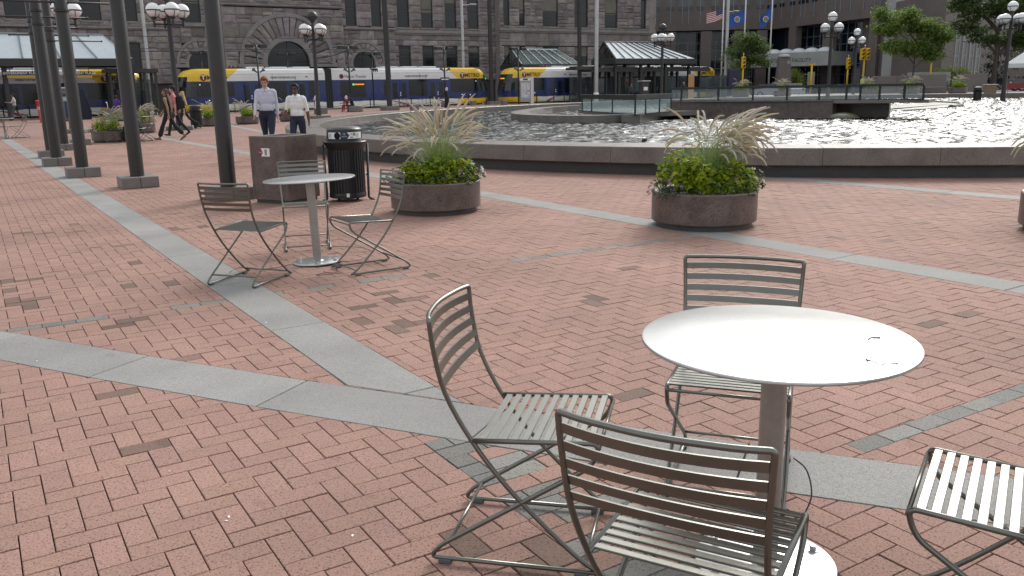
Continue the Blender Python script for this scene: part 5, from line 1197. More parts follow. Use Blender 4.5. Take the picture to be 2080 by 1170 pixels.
def make_planter(label, loc, R=.56, H=.385):
    T = thing('round_planter', label, 'planter', loc, 0, 'low round granite planters'); m = MB(); m.lathe([(R - .05, 0), (R - .05, .055)], 48); m.build('plinth', M_plinth, T)
    m = MB(); m.lathe([(R - .04, .055), (R - .012, .058), (R, .07), (R, H - .012), (R - .01, H), (R - .08, H), (R - .09, H - .01), (R - .09, .25)], 64); m.build('bowl', M_brown, T, 'auto'); m = MB(); m.lathe([(R - .088, H - .07), (.001, H - .05)], 32); m.build('soil', M_soil, T); return T
LIME = [(.30, .38, .012), (.22, .32, .015), (.12, .20, .02), (.38, .44, .03), (.26, .34, .012)]; VARI = [(.22, .26, .14), (.12, .17, .07), (.30, .33, .20)]; DGRN = [(.04, .075, .025), (.06, .10, .03), (.09, .12, .06)]
def planter_c(px, py, R=.56): p = at(px, py); return p + Vector((p.x, p.y, 0)).normalized() * (R - .04)
SOILZ = .33
def up_(p, dx, dy, z=SOILZ): return (p.x + dx, p.y + dy, z)
GV, GF, GW = 'lime green foliage plants', 'flowering plants in the planters', 'small-leaved edging plants'
def plant_all(where, p, seed, wind, hero):
    k = 1.0 if hero else .45
    pl = make_planter(f'round brown granite planter {where}', p)
    g = make_grass(f'fountain grass with cream plumes in the planter {where}', up_(p, .06, .1), seed, wind, int(620 * k), int(100 * k) + 8)
    v = make_mound('lime_coleus', f'bright lime green leafy plant in the planter {where}', 'plant', up_(p, 0, 0), seed + 1, [(-.26, -.06, .16, .25, .23, .34), (-.12, -.2, .12, .2, .18, .26), (.27, -.16, .08, .23, .2, .27), (.04, -.28, .04, .22, .16, .19)] if wind is not None else [(.04, -.2, .08, .26, .2, .28), (.29, -.1, .08, .2, .2, .29), (-.3, -.02, .05, .17, .18, .24), (.1, -.3, .02, .2, .14, .18)], int(1500 * k), .078, LIME, GV)
    d = make_mound('edging_plant', f'small variegated edging plant in the planter {where}', 'plant', up_(p, 0, 0), seed + 2, [(.12, -.40, .03, .18, .1, .17), (.34, -.29, .04, .15, .13, .20), (-.12, -.41, .0, .22, .1, .11)], int(800 * k), .03, VARI + DGRN, GW)
    w = make_mound('white_petunia', f'white flowering petunia in the planter {where}', 'flower', up_(p, .46, -.06), seed + 3, [(.02, 0, .10, .14, .16, .17)], int(260 * k), .035, DGRN, GF, 9 if hero else 6, (.75, .75, .70), .034)
    q = make_mound('purple_daisy', f'small purple-flowered plant in the planter {where}', 'flower', up_(p, -.47, -.14), seed + 4, [(.0, 0, .05, .15, .18, .18), (.10, -.17, .02, .17, .13, .14)], int(420 * k), .03, DGRN + [(.2, .23, .2)], GF, 9 if hero else 5, (.30, .16, .36), .026)
    return [pl, g, v, d, w, q]
p1 = planter_c(1428, 472); HERO1 = plant_all('on the granite band before the pool wall', p1, 11, .15, True)
p2 = planter_c(887, 440); HERO2 = plant_all('beside the recycling bin', p2, 23, None, True)
LOW = plant_all('beside the seated person', planter_c(225, 290), 37, .3, False)
def copy_planting(src, src_p, p, where, z=0.0, rot=0.0, sc=1.0):
    lab = ['round brown granite planter {}', 'fountain grass with cream plumes in the planter {}', 'bright lime green leafy plant in the planter {}', 'small variegated edging plant in the planter {}', 'white flowering petunia in the planter {}', 'small purple-flowered plant in the planter {}']
    for o, lb in zip(src, lab):
        rel = Vector(o.location) - Vector((src_p.x, src_p.y, 0)); rel.rotate(Matrix.Rotation(rot, 3, 'Z')); dup(o, lb.format(where), Vector((p.x, p.y, z)) + rel * sc, rot, scale=sc)
pL = planter_c(225, 290)
copy_planting(HERO1, p1, planter_c(2196, 487), 'farthest from the recycling bin', rot=.5)
for (px, py), wh, rt in (((287, 271), 'behind the walking long-haired woman', .6), ((425, 257), 'next to the black litter bin', 1.3), ((503, 252.5), 'behind the man in the striped shirt', 2.0), ((590, 247), 'behind the man in the white polo', .9)): copy_planting(LOW, pL, planter_c(px, py), wh, rot=rt)
# terrace beyond the pool
m = MB(); m.prism([tuple(el(a, .5)[:2]) for a in np.linspace(-1.15, .45, 24)] + [(20, 80), (26, 84), (95, 84), (95, 50)], -.01, .42); m.build('terrace', M_conc, kind='structure')
for (px, Yd), wh, rt in (((1504, 74), 'beyond the railing by the yellow signal', .2), ((1589, 72), 'beyond the railing before the stone pylon', .7), ((1768, 71), 'beyond the railing before the bench', 1.2), ((1848, 69), 'behind the end of the glass railing', .1), ((1945, 69.5), 'standing clear beyond the pool', .5)):
    v = atY(px, 185, Yd); copy_planting(LOW, pL, Vector((v.x, v.y, 0)), wh, z=.42, rot=rt, sc=1.25)

# ================================================================== TREES
M_bark = mat('bark', (.06, .05, .042), .9, var=.3, vscale=6, bump=.02, bscale=14)
def make_tree(name, label, base, h, trunk_r, clumps, n, size, cols, seed, trunk_h=None, group='trees beyond the plaza', flat=.7, spread=.8):
    rd = random.Random(seed); T = thing(name, label, 'tree', base, 0, group); trunk_h = trunk_h or h * .4; m = MB()
    m.tube(spline([(0, 0, 0), (rd.uniform(-.08, .08), rd.uniform(-.1, .1), trunk_h * .5), (rd.uniform(-.1, .1), 0, trunk_h), (rd.uniform(-.2, .2), 0, h * .85)], 4), [trunk_r * (1 - .07 * i) for i in range(13)], 8); m.build('trunk', M_bark, T, True)
    for (cx, cy, cz, rx, ry, rz) in clumps:
        z0 = max(trunk_h * .75, cz - math.hypot(cx, cy) * .8); q = MB(); q.tube(spline([(0, 0, min(z0, h * .7)), (cx * .45, cy * .45, (z0 + cz) / 2 + .1), (cx, cy, cz)], 4), [trunk_r * .45 * (1 - .1 * i) for i in range(9)], 6); q.build('limb', M_bark, T, True)
    L = LM(); tot = sum(c[3] * c[4] * c[5] for c in clumps)
    for (cx, cy, cz, rx, ry, rz) in clumps:
        ns = max(3, int(n * rx * ry * rz / tot / 22))
        for s in range(ns):
            u, v, f = rd.uniform(0, 6.28), math.acos(rd.uniform(-1, 1)), rd.random() ** .45; c = Vector((cx + rx * f * math.sin(v) * math.cos(u), cy + ry * f * math.sin(v) * math.sin(u), cz + rz * f * math.cos(v))); tone = rd.uniform(.75, 1.25)
            for k in range(22):
                p = c + Vector((rd.gauss(0, .30 * spread), rd.gauss(0, .30 * spread), rd.gauss(0, .16 * spread))); d = Vector((rd.gauss(0, 1), rd.gauss(0, 1), rd.gauss(-.25, .5))); col = vary(rd.choice(cols), .2, rd); col = tuple(x * tone for x in col)
                leaf(L, p, d, Vector((rd.gauss(0, .5), rd.gauss(0, .5), 1)), size * rd.uniform(.7, 1.3), size * .55, col, .15, .3)
    L.build('crown', M_leaf, T); return T
G1 = [(.16, .24, .045), (.125, .195, .05), (.21, .28, .055)]; G2 = [(.10, .16, .05), (.08, .125, .045), (.13, .18, .055)]; G3 = [(.24, .29, .03), (.18, .24, .035)]
def gY(px, Y): v = atY(px, 190, Y); return Vector((v.x, v.y, 0))
make_tree('locust_tree', 'light green layered honey locust beside the yellow traffic signals', gY(1852, 82), 8.4, .13, [(-2.6, 0, 6.4, 1.5, 1.3, .8), (-1.0, .4, 7.3, 1.3, 1.3, .8), (.8, -.3, 6.2, 1.7, 1.4, .9), (2.4, .2, 5.4, 1.2, 1.2, .7), (-2.0, -.4, 4.6, 1.5, 1.2, .7), (0, .2, 4.5, 1.6, 1.3, .8), (1.6, 0, 3.9, 1.3, 1.1, .6), (-3.2, 0, 7.6, 1.0, .9, .6)], 12000, .27, G1, 3, 3.0)
make_tree('ash_tree', 'slender green tree between the flagpoles before the public safety building', gY(1520, 100), 7.6, .12, [(-.4, 0, 6.3, 1.7, 1.5, 1.0), (.9, .3, 5.5, 1.5, 1.4, 1.0), (-1.5, 0, 5.0, 1.2, 1.2, .9), (.2, -.3, 4.2, 1.9, 1.5, .9), (1.6, 0, 3.9, 1.0, 1.0, .8), (-.9, .2, 3.4, 1.1, 1.0, .6)], 6500, .25, G2 + G1[:1], 5, 2.2)
make_tree('young_tree', 'small thin leaved tree left of the flagpoles behind the tram end', gY(1487, 104), 5.6, .09, [(-.3, 0, 4.4, 1.1, 1, .8), (.5, 0, 3.6, 1.0, .9, .7), (-.5, 0, 2.9, .9, .9, .6)], 1100, .22, G2, 6, 1.6)
make_tree('broad_tree', 'tall dark green tree overhanging the lamp beside the tent', gY(2015, 86), 14, .30, [(-3.4, 0, 10.6, 2.0, 1.8, 1.5), (-1.2, .5, 11.8, 2.3, 2, 1.8), (1.8, 0, 11.0, 2.6, 2.2, 2.0), (4.2, .5, 9.8, 2.2, 2.1, 1.8), (.5, -.5, 8.4, 2.2, 2.0, 1.5), (3.4, 0, 7.0, 2.1, 1.9, 1.4), (-2.4, 0, 8.0, 1.5, 1.5, 1.0), (5.6, 0, 7.6, 1.6, 1.6, 1.3), (1.9, 0, 5.2, 1.6, 1.6, 1.1), (-3.3, 0, 6.6, 1.4, 1.4, .9), (-1.2, .5, 5.6, 1.5, 1.4, 1.0), (3.6, 0, 4.4, 1.5, 1.4, 1.0), (-3.8, 0, 8.9, 1.5, 1.4, 1.1)], 30000, .33, G2 + [(.06, .095, .03)], 7, 5)
make_tree('dark_spruce', 'dense dark evergreen behind the tent leg', gY(2020, 92), 6.6, .2, [(0, 0, 1.4, 2.2, 1.8, 1.0), (.2, 0, 2.8, 1.8, 1.6, .9), (0, 0, 4.2, 1.4, 1.3, .9), (0, 0, 5.6, .8, .8, .8)], 2600, .24, [(.02, .034, .022), (.028, .042, .026)], 8, 1)
for (px, Yd, w, h, lb, sd) in ((1890, 96, 3.2, 2.9, 'yellow green shrub row in front of the lit brown block', 9), (1930, 95, 3.0, 3.4, 'taller yellow green shrub against the lit end of the brown block', 10), (1608, 112, 2.0, 3.3, 'yellow green shrub peeping out behind the stone pylon', 12)):
    make_tree('shrub', lb, gY(px, Yd), h, .06, [(-w * .35, 0, h * .5, w * .4, 1, h * .3), (0, 0, h * .7, w * .45, 1, h * .28), (w * .35, 0, h * .55, w * .4, 1, h * .3), (0, 0, h * .35, w * .6, 1, h * .25)], 2400, .22, G3, sd, .4, 'shrubs by the brown building')
for (px, Yd, lb) in ((1525, 108, 'clipped dark green hedge under the flagpoles'), (1500, 109, 'clipped dark green hedge by the navy box behind the signal')):
    b0 = gY(px, Yd); T = thing('hedge', lb, 'hedge', b0, 0, 'hedges by the public safety building'); L = LM(); rd = random.Random(4)
    for k in range(900): p = Vector((rd.uniform(-1.6, 1.6), rd.uniform(-.5, .5), rd.uniform(.2, 1.5))); leaf(L, p, Vector((rd.gauss(0, 1), rd.gauss(0, 1), rd.gauss(0, 1))), Vector((0, 0, 1)), .2, .12, vary((.025, .045, .02), .25, rd))
    L.build('leaves', M_leaf, T)
L = LM(); rd = random.Random(14)
for k in range(2600):
    v = gY(rd.uniform(1790, 1925), rd.uniform(84, 93)); az = rd.uniform(0, 6.28); ribbon(L, arch(v + Vector((0, 0, .2)), az, rd.uniform(0, .3), rd.uniform(.8, 1.5), rd.uniform(.2, .9), 4), .05, vary((.07, .10, .04), .3, rd), Vector((-math.sin(az), math.cos(az), 0)))
o = L.build('tall_grass', M_blade, None); tag(o, 'strip of tall soft grass in front of the brown block', 'grass')
# ================================================================== PEOPLE
def _cap(m, a, b, ra, rb, n=12):
    a, b = Vector(a), Vector(b); d = b - a; L = d.length; q = d.to_track_quat('Z', 'Y').to_matrix().to_4x4() if L > 1e-6 else Matrix()
    prof = [(max(ra * math.cos(t), 1e-4), ra * math.sin(t)) for t in np.linspace(-math.pi / 2, 0, 5)] + [(max(rb * math.cos(t), 1e-4), L + rb * math.sin(t)) for t in np.linspace(0, math.pi / 2, 5)]
    M0 = m.M; m.M = Matrix.Translation(a) @ q; m.lathe(prof, n, cap0=True, cap1=True); m.M = M0
def _ell(m, c, r, n=16):
    M0 = m.M; m.M = Matrix.Translation(c) @ Matrix.Diagonal((*r, 1)); m.sphere((0, 0, 0), 1, n, 10); m.M = M0
M_skinL = mat('skin_light', (.48, .29, .21), .55); M_skinD = mat('skin_brown', (.11, .06, .04), .5); M_skinM = mat('skin_tan', (.30, .17, .11), .55); M_shoe = mat('dark_leather', (.02, .018, .016), .5); M_eye = mat('dark_eye', (.01, .008, .006), .3)
def cloth(n, c, r=.85): return mat(n, c, r, var=.12, vscale=10, bump=.004, bscale=22)
def person(label, loc, rotz, H=1.75, skin=M_skinL, top=None, legs=None, shoe=M_shoe, hairm=None, sleeve='long', leg_l=(0, 0), leg_r=(0, 0), arm_l=(0, 0), arm_r=(0, 0), out=.10, sit=False, hair='short', head_pitch=0.0, vox=.02, skirt=None, build=1.0, shorts=False, hero=False, lean=0.0, tank=False, hood=None, cuff=None):
    s = H / 1.75; Pm = []                                    # primitives (kind, data, material)
    C = lambda a, b, ra, rb, mi: Pm.append(('c', Vector(a), Vector(b), ra, rb, mi)); E = lambda c, r, mi: Pm.append(('e', Vector(c), Vector(r), mi))
    fw = Vector((0, -1, 0)); hz = .47 if sit else .93; up = Vector((0, -math.sin(lean), math.cos(lean)))
    O = Vector((0, 0, hz)); tz = lambda h, x=0.0, y=0.0: O + up * (h - .93) + Vector((x, y, 0))
    E(tz(1.27), (.172 * build, .118, .20), 1); E(tz(1.07), (.145 * build, .108 * build, .18), 1); E(tz(.95), (.158 * build, .115, .11), 2 if not skirt else 1)
    E(tz(1.36, 0, -.005), (.168 * build, .108, .10), 1)
    C(tz(1.43, -.165), tz(1.43, .165), .058, .058, 0 if tank else 1); C(tz(1.45, -.06), tz(1.485, -.02), .055, .05, 1); C(tz(1.45, .06), tz(1.485, .02), .055, .05, 1)
    C(tz(1.46), tz(1.56, 0, -.01), .053, .05, 0)
    hr = Matrix.Rotation(head_pitch, 3, 'X'); hc = tz(1.60, 0, -.012); hd = lambda x, y, z: hc + hr @ Vector((x, y, z))
    E(hd(0, .008, .055), (.074, .094, .098), 0); E(hd(0, -.022, .0), (.06, .07, .075), 0); C(hd(0, -.088, .035), hd(0, -.104, .01), .010, .014, 0); E(hd(.074, .01, .03), (.012, .02, .03), 0); E(hd(-.074, .01, .03), (.012, .02, .03), 0); E(hd(0, -.058, -.045), (.03, .03, .025), 0)
    if hair != 'none':
        E(hd(0, .030, .088), (.080, .093, .078), 4); E(hd(0, .055, .045), (.077, .068, .075), 4)
        if hair == 'short': E(hd(0, -.045, .132), (.064, .056, .042), 4); E(hd(.062, .0, .075), (.026, .05, .05), 4); E(hd(-.062, .0, .075), (.026, .05, .05), 4)
        if hair == 'long':
            for x in np.linspace(-.075, .075, 5): C(hd(x, .06, .05), hd(x * 1.5, .10, -.20), .04, .035, 4); C(hd(x * 1.5, .10, -.20), tz(1.12 + .04 * abs(x) * 10, x * 1.5, .16), .034, .018, 4)
        if hair == 'dreads':
            for k, x in enumerate(np.linspace(-.10, .10, 9)): C(hd(x * .7, .05, .06), tz(1.30, x * 1.3, .13), .03, .024, 4); C(tz(1.30, x * 1.3, .13), tz(.80 + .09 * (k % 3), x * 1.5, .17), .022, .010, 4)
    if hood: E(hd(0, .03, .03), (.105, .115, .135), 5); E(hd(0, .03, -.08), (.12, .11, .08), 5)
    feet = []
    for sd, (sw, kb) in ((1, leg_l), (-1, leg_r)):
        h = O + Vector((.092 * sd, 0, -.02)); sw, kb = R_(sw), R_(kb)
        if sit: k_ = h + Vector((.03 * sd, -.42, .02)); a_ = k_ + Vector((.0, -math.sin(sw) * .42, -math.cos(sw) * .41))
        else: k_ = h + Vector((0, -math.sin(sw), -math.cos(sw))) * .43; a_ = k_ + Vector((0, -math.sin(sw - kb), -math.cos(sw - kb))) * .415
        mi = 2
        C(h, h.lerp(k_, .5), .088 * build, .075 * build, mi); C(h.lerp(k_, .5), k_, .075 * build, .058, mi)
        if shorts: C(k_, k_.lerp(a_, .4), .053, .054, 0); C(k_.lerp(a_, .4), a_, .052, .036, 0)
        elif cuff: C(k_, k_.lerp(a_, .7), .072, .082, mi); C(k_.lerp(a_, .7), a_, .040, .034, 0)
        else: C(k_, k_.lerp(a_, .45), .060, .058, mi); C(k_.lerp(a_, .45), a_, .058, .046, mi)
        tilt = (0 if sit else max(-.9, min(.6, (sw - kb) * .9))); td = Vector((0, -math.cos(tilt), math.sin(tilt)))
        C(a_ + Vector((0, .03, -.045)), a_ + td * .09 + Vector((0, 0, -.055)), .036, .038, 3); C(a_ + td * .09 + Vector((0, 0, -.055)), a_ + td * .165 + Vector((0, 0, -.062)), .037, .027, 3); C(a_, a_ + Vector((0, .015, -.04)), .036, .036, 3)
        feet.append(min((a_ + Vector((0, .03, -.045))).z - .036, (a_ + td * .165 + Vector((0, 0, -.062))).z - .027))
    if skirt: C(tz(1.0), tz(.45), .17, .21, 2); C(tz(.45), Vector((0, 0, .12 + (.0))), .21, .24, 2)
    hands = []
    for sd, (sw, eb) in ((1, arm_l), (-1, arm_r)):
        sh = tz(1.415, .187 * sd); sw, eb = R_(sw), R_(eb); o_ = out * sd
        el_ = sh + Vector((math.sin(o_), -math.sin(sw) * math.cos(o_), -math.cos(sw) * math.cos(o_))) * .285
        wr = el_ + Vector((math.sin(o_ * .4), -math.sin(sw + eb), -math.cos(sw + eb))).normalized() * .25; hd_ = (wr - el_).normalized()
        C(sh, el_, .052, .041, 0 if tank else 1)
        if sleeve == 'long': C(el_, wr, .042, .031, 1)
        else:
            if not tank: C(sh, sh.lerp(el_, .72), .056, .05, 1); C(sh.lerp(el_, .72), el_, .04, .038, 0)
            C(el_, el_.lerp(wr, .35), .040, .041, 0); C(el_.lerp(wr, .35), wr, .04, .027, 0)
        pm = wr + hd_ * .055; sidev = Vector((0, -1, 0)); sidev = (sidev - hd_ * sidev.dot(hd_)); sidev = sidev.normalized() if sidev.length > .05 else Vector((1, 0, 0)); nv = hd_.cross(sidev)
        C(wr, pm - sidev * .016, .024, .022, 0); C(wr, pm + sidev * .016, .024, .022, 0)
        for f in range(4):
            b0 = pm + sidev * (.030 - f * .020) + hd_ * .022; ln = (.072, .080, .075, .058)[f]; in_ = -nv * sd * .012
            C(b0, b0 + hd_ * ln * .55 + in_ * .5, .0095, .009, 0); C(b0 + hd_ * ln * .55 + in_ * .5, b0 + hd_ * ln + in_ * 2.0, .009, .008, 0)
        C(pm + sidev * .028 - hd_ * .025, pm + sidev * .058 + hd_ * .015, .012, .010, 0); C(pm + sidev * .058 + hd_ * .015, pm + sidev * .062 + hd_ * .042, .010, .009, 0); hands.append(pm)
    # one continuous surface
    m = MB()
    for p in Pm:
        if p[0] == 'c': _cap(m, p[1], p[2], p[3], p[4])
        else: _ell(m, p[1], p[2])
    src = m.mesh('person_source', M_skinL); o = bpy.data.objects.new('person_source', src); COL.objects.link(o)
    r = o.modifiers.new('r', 'REMESH'); r.mode = 'VOXEL'; r.voxel_size = vox; sm = o.modifiers.new('s', 'SMOOTH'); sm.factor = .5; sm.iterations = 3 if hero else 2
    me = bpy.data.meshes.new_from_object(o.evaluated_get(bpy.context.evaluated_depsgraph_get())); bpy.data.objects.remove(o); bpy.data.meshes.remove(src)
    me.materials.clear()
    for q in (skin, top, legs, shoe, hairm or M_shoe, hood or M_shoe): me.materials.append(q)
    n = len(me.polygons); ce = np.zeros(n * 3); me.polygons.foreach_get('center', ce); ce = ce.reshape(-1, 3); best = np.full(n, 1e9); mi = np.zeros(n, np.int32)
    pri = {1: .004, 2: .003, 4: .004, 5: .012, 3: .004, 0: 0}
    for p in Pm:
        if p[0] == 'c':
            a, b = np.array(p[1]), np.array(p[2]); d = b - a; L2 = max(d @ d, 1e-9); t = np.clip(((ce - a) @ d) / L2, 0, 1); ds = np.linalg.norm(ce - a - t[:, None] * d, axis=1) - (p[3] + (p[4] - p[3]) * t); k = p[5]
        else:
            rr = np.array(p[2]); k0 = np.linalg.norm((ce - np.array(p[1])) / rr, axis=1); ds = (k0 - 1) * rr.min(); k = p[3]
        ds = ds - pri[k]; u = ds < best; best[u] = ds[u]; mi[u] = k
    me.polygons.foreach_set('material_index', mi); me.polygons.foreach_set('use_smooth', [True] * n); me.update()
    T = thing('person', label, 'person', loc, rotz, 'people on the plaza'); dz = 0.0 if (sit or skirt) else -min(feet)
    T.scale = (s, s, s)
    bd = link('body', me, T, loc=(0, 0, dz))
    if hero:
        for x in (-.030, .030):
            q = MB(); _ell(q, hd(x, -.079, .042), (.012, .008, .006), 8); q.build('eye', M_eye, T, loc=(0, 0, dz)); q = MB(); _ell(q, hd(x, -.084, .060), (.018, .007, .005), 8); q.build('eyebrow', hairm, T, loc=(0, 0, dz))
        q = MB(); _ell(q, hd(0, -.086, -.014), (.022, .008, .006), 8); q.build('mouth', mat('lips', (.28, .11, .09), .5), T, loc=(0, 0, dz))
        q = MB(); q.lathe([(.158 * build, .985), (.160 * build, 1.0), (.158 * build, 1.02)], 24); b_ = q.build('belt', M_shoe, T, True, loc=(0, 0, dz)); b_.scale = (1.0, .74, 1)
        for sx in (-1, 1):
            q = MB(); q.add([(0, -.06, 1.478), (sx * .075, -.055, 1.50), (sx * .085, -.085, 1.45), (sx * .03, -.118, 1.415)], [(0, 1, 2, 3)]); q.add([(sx * .075, -.055, 1.50), (sx * .07, .05, 1.515), (sx * .10, .05, 1.47), (sx * .085, -.085, 1.45)], [(0, 1, 2, 3)]); q.build('collar', top, T, loc=(0, 0, dz))
        for zz in np.arange(1.08, 1.40, .075 if sleeve == 'long' else .5): q = MB(); q.lathe([(.006, 0), (.006, .002), (.001, .003)], 8); b_ = q.build('button', M_white, T, loc=(0, -.128 if zz < 1.3 else -.125, zz + dz), rot=(R_(90), 0, 0))
    return T, hands, s, dz
def gx(px, Y): v = atY(px, 260, Y); return (v.x, Y, 0)
M_hairred = cloth('ginger_hair', (.20, .075, .025)); M_hairblk = cloth('black_hair', (.012, .010, .010)); M_hairbr = cloth('brown_hair', (.07, .045, .03)); M_hairbl = cloth('blonde_hair', (.42, .28, .12)); M_hairgr = cloth('grey_hair', (.25, .25, .26))
# striped shirt
ms_ = cloth('striped_blue_shirt', (.50, .51, .62)); t = ms_.node_tree; b = t.nodes['Principled BSDF']; tc = t.nodes.new('ShaderNodeTexCoord'); wv = t.nodes.new('ShaderNodeTexWave'); wv.inputs['Scale'].default_value = 22; wv.bands_direction = 'X'; t.links.new(tc.outputs['Object'], wv.inputs['Vector'])
mx = t.nodes.new('ShaderNodeMix'); mx.data_type = 'RGBA'; mx.inputs[6].default_value = (.42, .43, .56, 1); mx.inputs[7].default_value = (.60, .61, .68, 1); t.links.new(wv.outputs['Fac'], mx.inputs[0]); t.links.new(mx.outputs[2], b.inputs['Base Color'])
C_jean = cloth('dark_blue_denim', (.018, .024, .05)); C_polo = cloth('white_polo', (.72, .72, .72)); C_blk = cloth('black_cloth', (.012, .012, .014)); C_brn = cloth('dark_brown_top', (.035, .022, .018)); C_pink = cloth('coral_pink_top', (.62, .09, .10)); C_red = cloth('faded_red_shirt', (.45, .16, .17)); C_gry = cloth('charcoal_jacket', (.045, .05, .055)); C_pur = cloth('purple_shirt', (.09, .03, .25)); C_lav = cloth('pale_lilac_child_clothes', (.60, .57, .70)); C_dkr = cloth('deep_red_cloth', (.33, .015, .02)); C_robe = cloth('black_robe', (.010, .010, .014)); C_scarf = cloth('white_lilac_scarf', (.62, .52, .60)); C_off = cloth('grey_white_top', (.40, .40, .40)); C_vest = cloth('hi_vis_yellow', (.55, .70, .05))
person('man in a striped pale blue shirt and dark jeans walking and looking down, ginger hair', gx(545, 20.2), R_(6), 1.83, M_skinL, ms_, C_jean, M_shoe, M_hairred, 'long', (20, 6), (-18, 10), (-10, 10), (18, 18), .10, vox=.0095, head_pitch=.38, hero=True, build=1.14)
Tm, hnds, s_, dz_ = person('man in a white polo shirt and dark jeans walking, black hair and glasses', gx(605.5, 19.2), R_(-4), 1.64, M_skinD, C_polo, C_jean, M_shoe, M_hairblk, 'short', (-16, 12), (20, 4), (-12, 10), (14, 62), .17, vox=.0095, hero=True, head_pitch=.05, build=1.1)
q = MB()
for x in (-.033, .033): q.tube([(x + .024 * math.cos(a), -.105, 1.642 + .019 * math.sin(a)) for a in np.linspace(0, 6.28, 13)], .003, 5)
q.tube([(-.009, -.106, 1.645), (.009, -.106, 1.645)], .003, 5); q.tube([(-.057, -.105, 1.645), (-.078, .0, 1.645)], .003, 5); q.tube([(.057, -.105, 1.645), (.078, .0, 1.645)], .003, 5)
for x in (-.033, .033): q.lathe([(.021, 0), (.001, .001)], 12, (0, 0, 0)) if False else q.add([(x + .022 * math.cos(a), -.104, 1.642 + .017 * math.sin(a)) for a in np.linspace(0, 5.9, 14)], [tuple(range(14))])
q.build('glasses', M_black, Tm, loc=(0, 0, dz_))
q = MB(); hp = hnds[1] + Vector((.03, -.05, .0)); q.bbox(hp.x - .005, hp.y - .04, hp.z - .01, hp.x + .14, hp.y + .035, hp.z + .012, .004); o = q.build('phone', mat('dark_red_case', (.16, .05, .05), .4)); o.location = Vector(gx(605.5, 19.2)) + Vector((0, 0, dz_ * s_)); o.rotation_euler = (0, 0, R_(-4)); o.scale = (s_,) * 3; tag(o, 'dark red wallet held in the hand of the man in the white polo', 'wallet')
pw = at(346, 286); person('woman with very long brown locks in loose black trousers striding past the planter', (pw.x, pw.y, 0), R_(-82), 1.70, M_skinM, C_brn, C_blk, cloth('tan_sandals', (.16, .10, .07)), M_hairbr, 'short', (24, 4), (-26, 14), (-14, 10), (16, 20), .08, hair='dreads', vox=.014, tank=True, cuff=True)
pw = at(360, 277); person('man in a faded red shirt walking beside the long-haired woman, backpack on', (pw.x, pw.y, 0), R_(-75), 1.80, M_skinL, C_red, C_blk, M_shoe, M_hairblk, 'short', (20, 6), (-18, 22), (-12, 12), (14, 16), vox=.016)
q = MB(); q.bbox(-.16, .10, .98, .16, .33, 1.46, .05); q.bbox(-.12, .30, 1.0, .12, .38, 1.28, .03); bp = q.build('backpack', C_blk); bp.location = (pw.x, pw.y, 0); bp.rotation_euler = (0, 0, R_(-75)); tag(bp, 'bulky black backpack on the back of the man in the red shirt', 'backpack')
pw = at(377, 264); person('woman with long blonde hair in a coral pink top and black leggings walking', (pw.x, pw.y, 0), R_(-78), 1.66, M_skinL, C_pink, C_blk, M_shoe, M_hairbl, 'short', (22, 4), (-30, 26), (-10, 8), (12, 16), .08, hair='long', vox=.014, tank=True, build=.92)
pw = at(284, 288); SEAT = Vector((pw.x, pw.y, 0)); person('person in a charcoal hooded jacket sitting on a slatted chair by the planters', SEAT, R_(-100), 1.74, M_skinM, C_gry, C_blk, M_shoe, M_hairgr, 'long', (8, 0), (-6, 0), (35, 55), (30, 60), .12, sit=True, vox=.018, hood=C_gry, lean=.22, build=1.1)
dup(ch, 'slatted chair under the seated person in the charcoal jacket', (SEAT.x + .16, SEAT.y + .02, 0), R_(80)); p = at(222, 290); dup(ch, 'empty pale slatted chair in front of the planter, opposite the seated person', (p.x, p.y, 0), R_(-50))
p = at(313, 286); dup(ch, 'slatted chair pushed in at the feet of the long-haired woman', (p.x - .1, p.y, 0), R_(95))
p = at(12, 281); T3 = make_table('round silver table at the start of the granite band, among the distant chairs', (p.x, p.y, 0), 0, False); dup(ch, 'slatted chair turned sideways at the distant round table', (p.x + .62, p.y + .15, 0), R_(100)); dup(ch, 'slatted chair drawn close before the distant round table', (p.x + .05, p.y - .5, 0), R_(10))
pw = at(240, 242); person('seated person in a purple shirt behind the flower planter', (pw.x, pw.y, .25), R_(160), 1.72, M_skinD, C_pur, C_blk, M_shoe, M_hairblk, 'short', arm_l=(30, 40), arm_r=(30, 40), sit=True, vox=.022)
q = MB(); q.bbox(-.9, -.3, 0, .9, .3, .68, .02); o = q.build('granite_bench_block', M_ped, loc=(pw.x, pw.y + .05, 0), rot=(0, 0, TA)); tag(o, 'granite bench block carrying the person in purple', 'bench')
pw = at(34, 246); person('person in a pale top and grey trousers walking on the platform, bag at the hip', (pw.x, pw.y, 0), R_(-65), 1.75, M_skinM, C_off, cloth('grey_trousers', (.07, .07, .075)), M_shoe, M_hairblk, 'short', (20, 4), (-22, 12), (30, 70), (35, 60), vox=.022)
q = MB(); q.bbox(-.12, .10, .72, .12, .30, 1.05, .04); q.tube([(-.05, .18, 1.04), (.05, 0, 1.46), (.08, -.05, 1.3)], .012, 5); o = q.build('shoulder_bag', C_blk, loc=(pw.x, pw.y, 0), rot=(0, 0, R_(-65))); tag(o, 'black shoulder bag of the walker on the platform', 'bag')
pw = at(644, 233); person('small child in pale lilac clothes standing by the dark-topped lamp', (pw.x + .0, pw.y, 0), R_(-100), 1.42, M_skinD, C_lav, C_lav, M_shoe, M_hairblk, 'short', (10, 4), (-12, 6), (20, 70), (10, 30), vox=.02, shorts=True)
pw = at(718, 227); person('person in black sitting on the stone block behind the pool', (pw.x, pw.y, 0), R_(-60), 1.72, M_skinD, C_blk, C_blk, M_shoe, M_hairblk, 'long', arm_l=(40, 40), arm_r=(45, 50), sit=True, vox=.022, lean=.3)
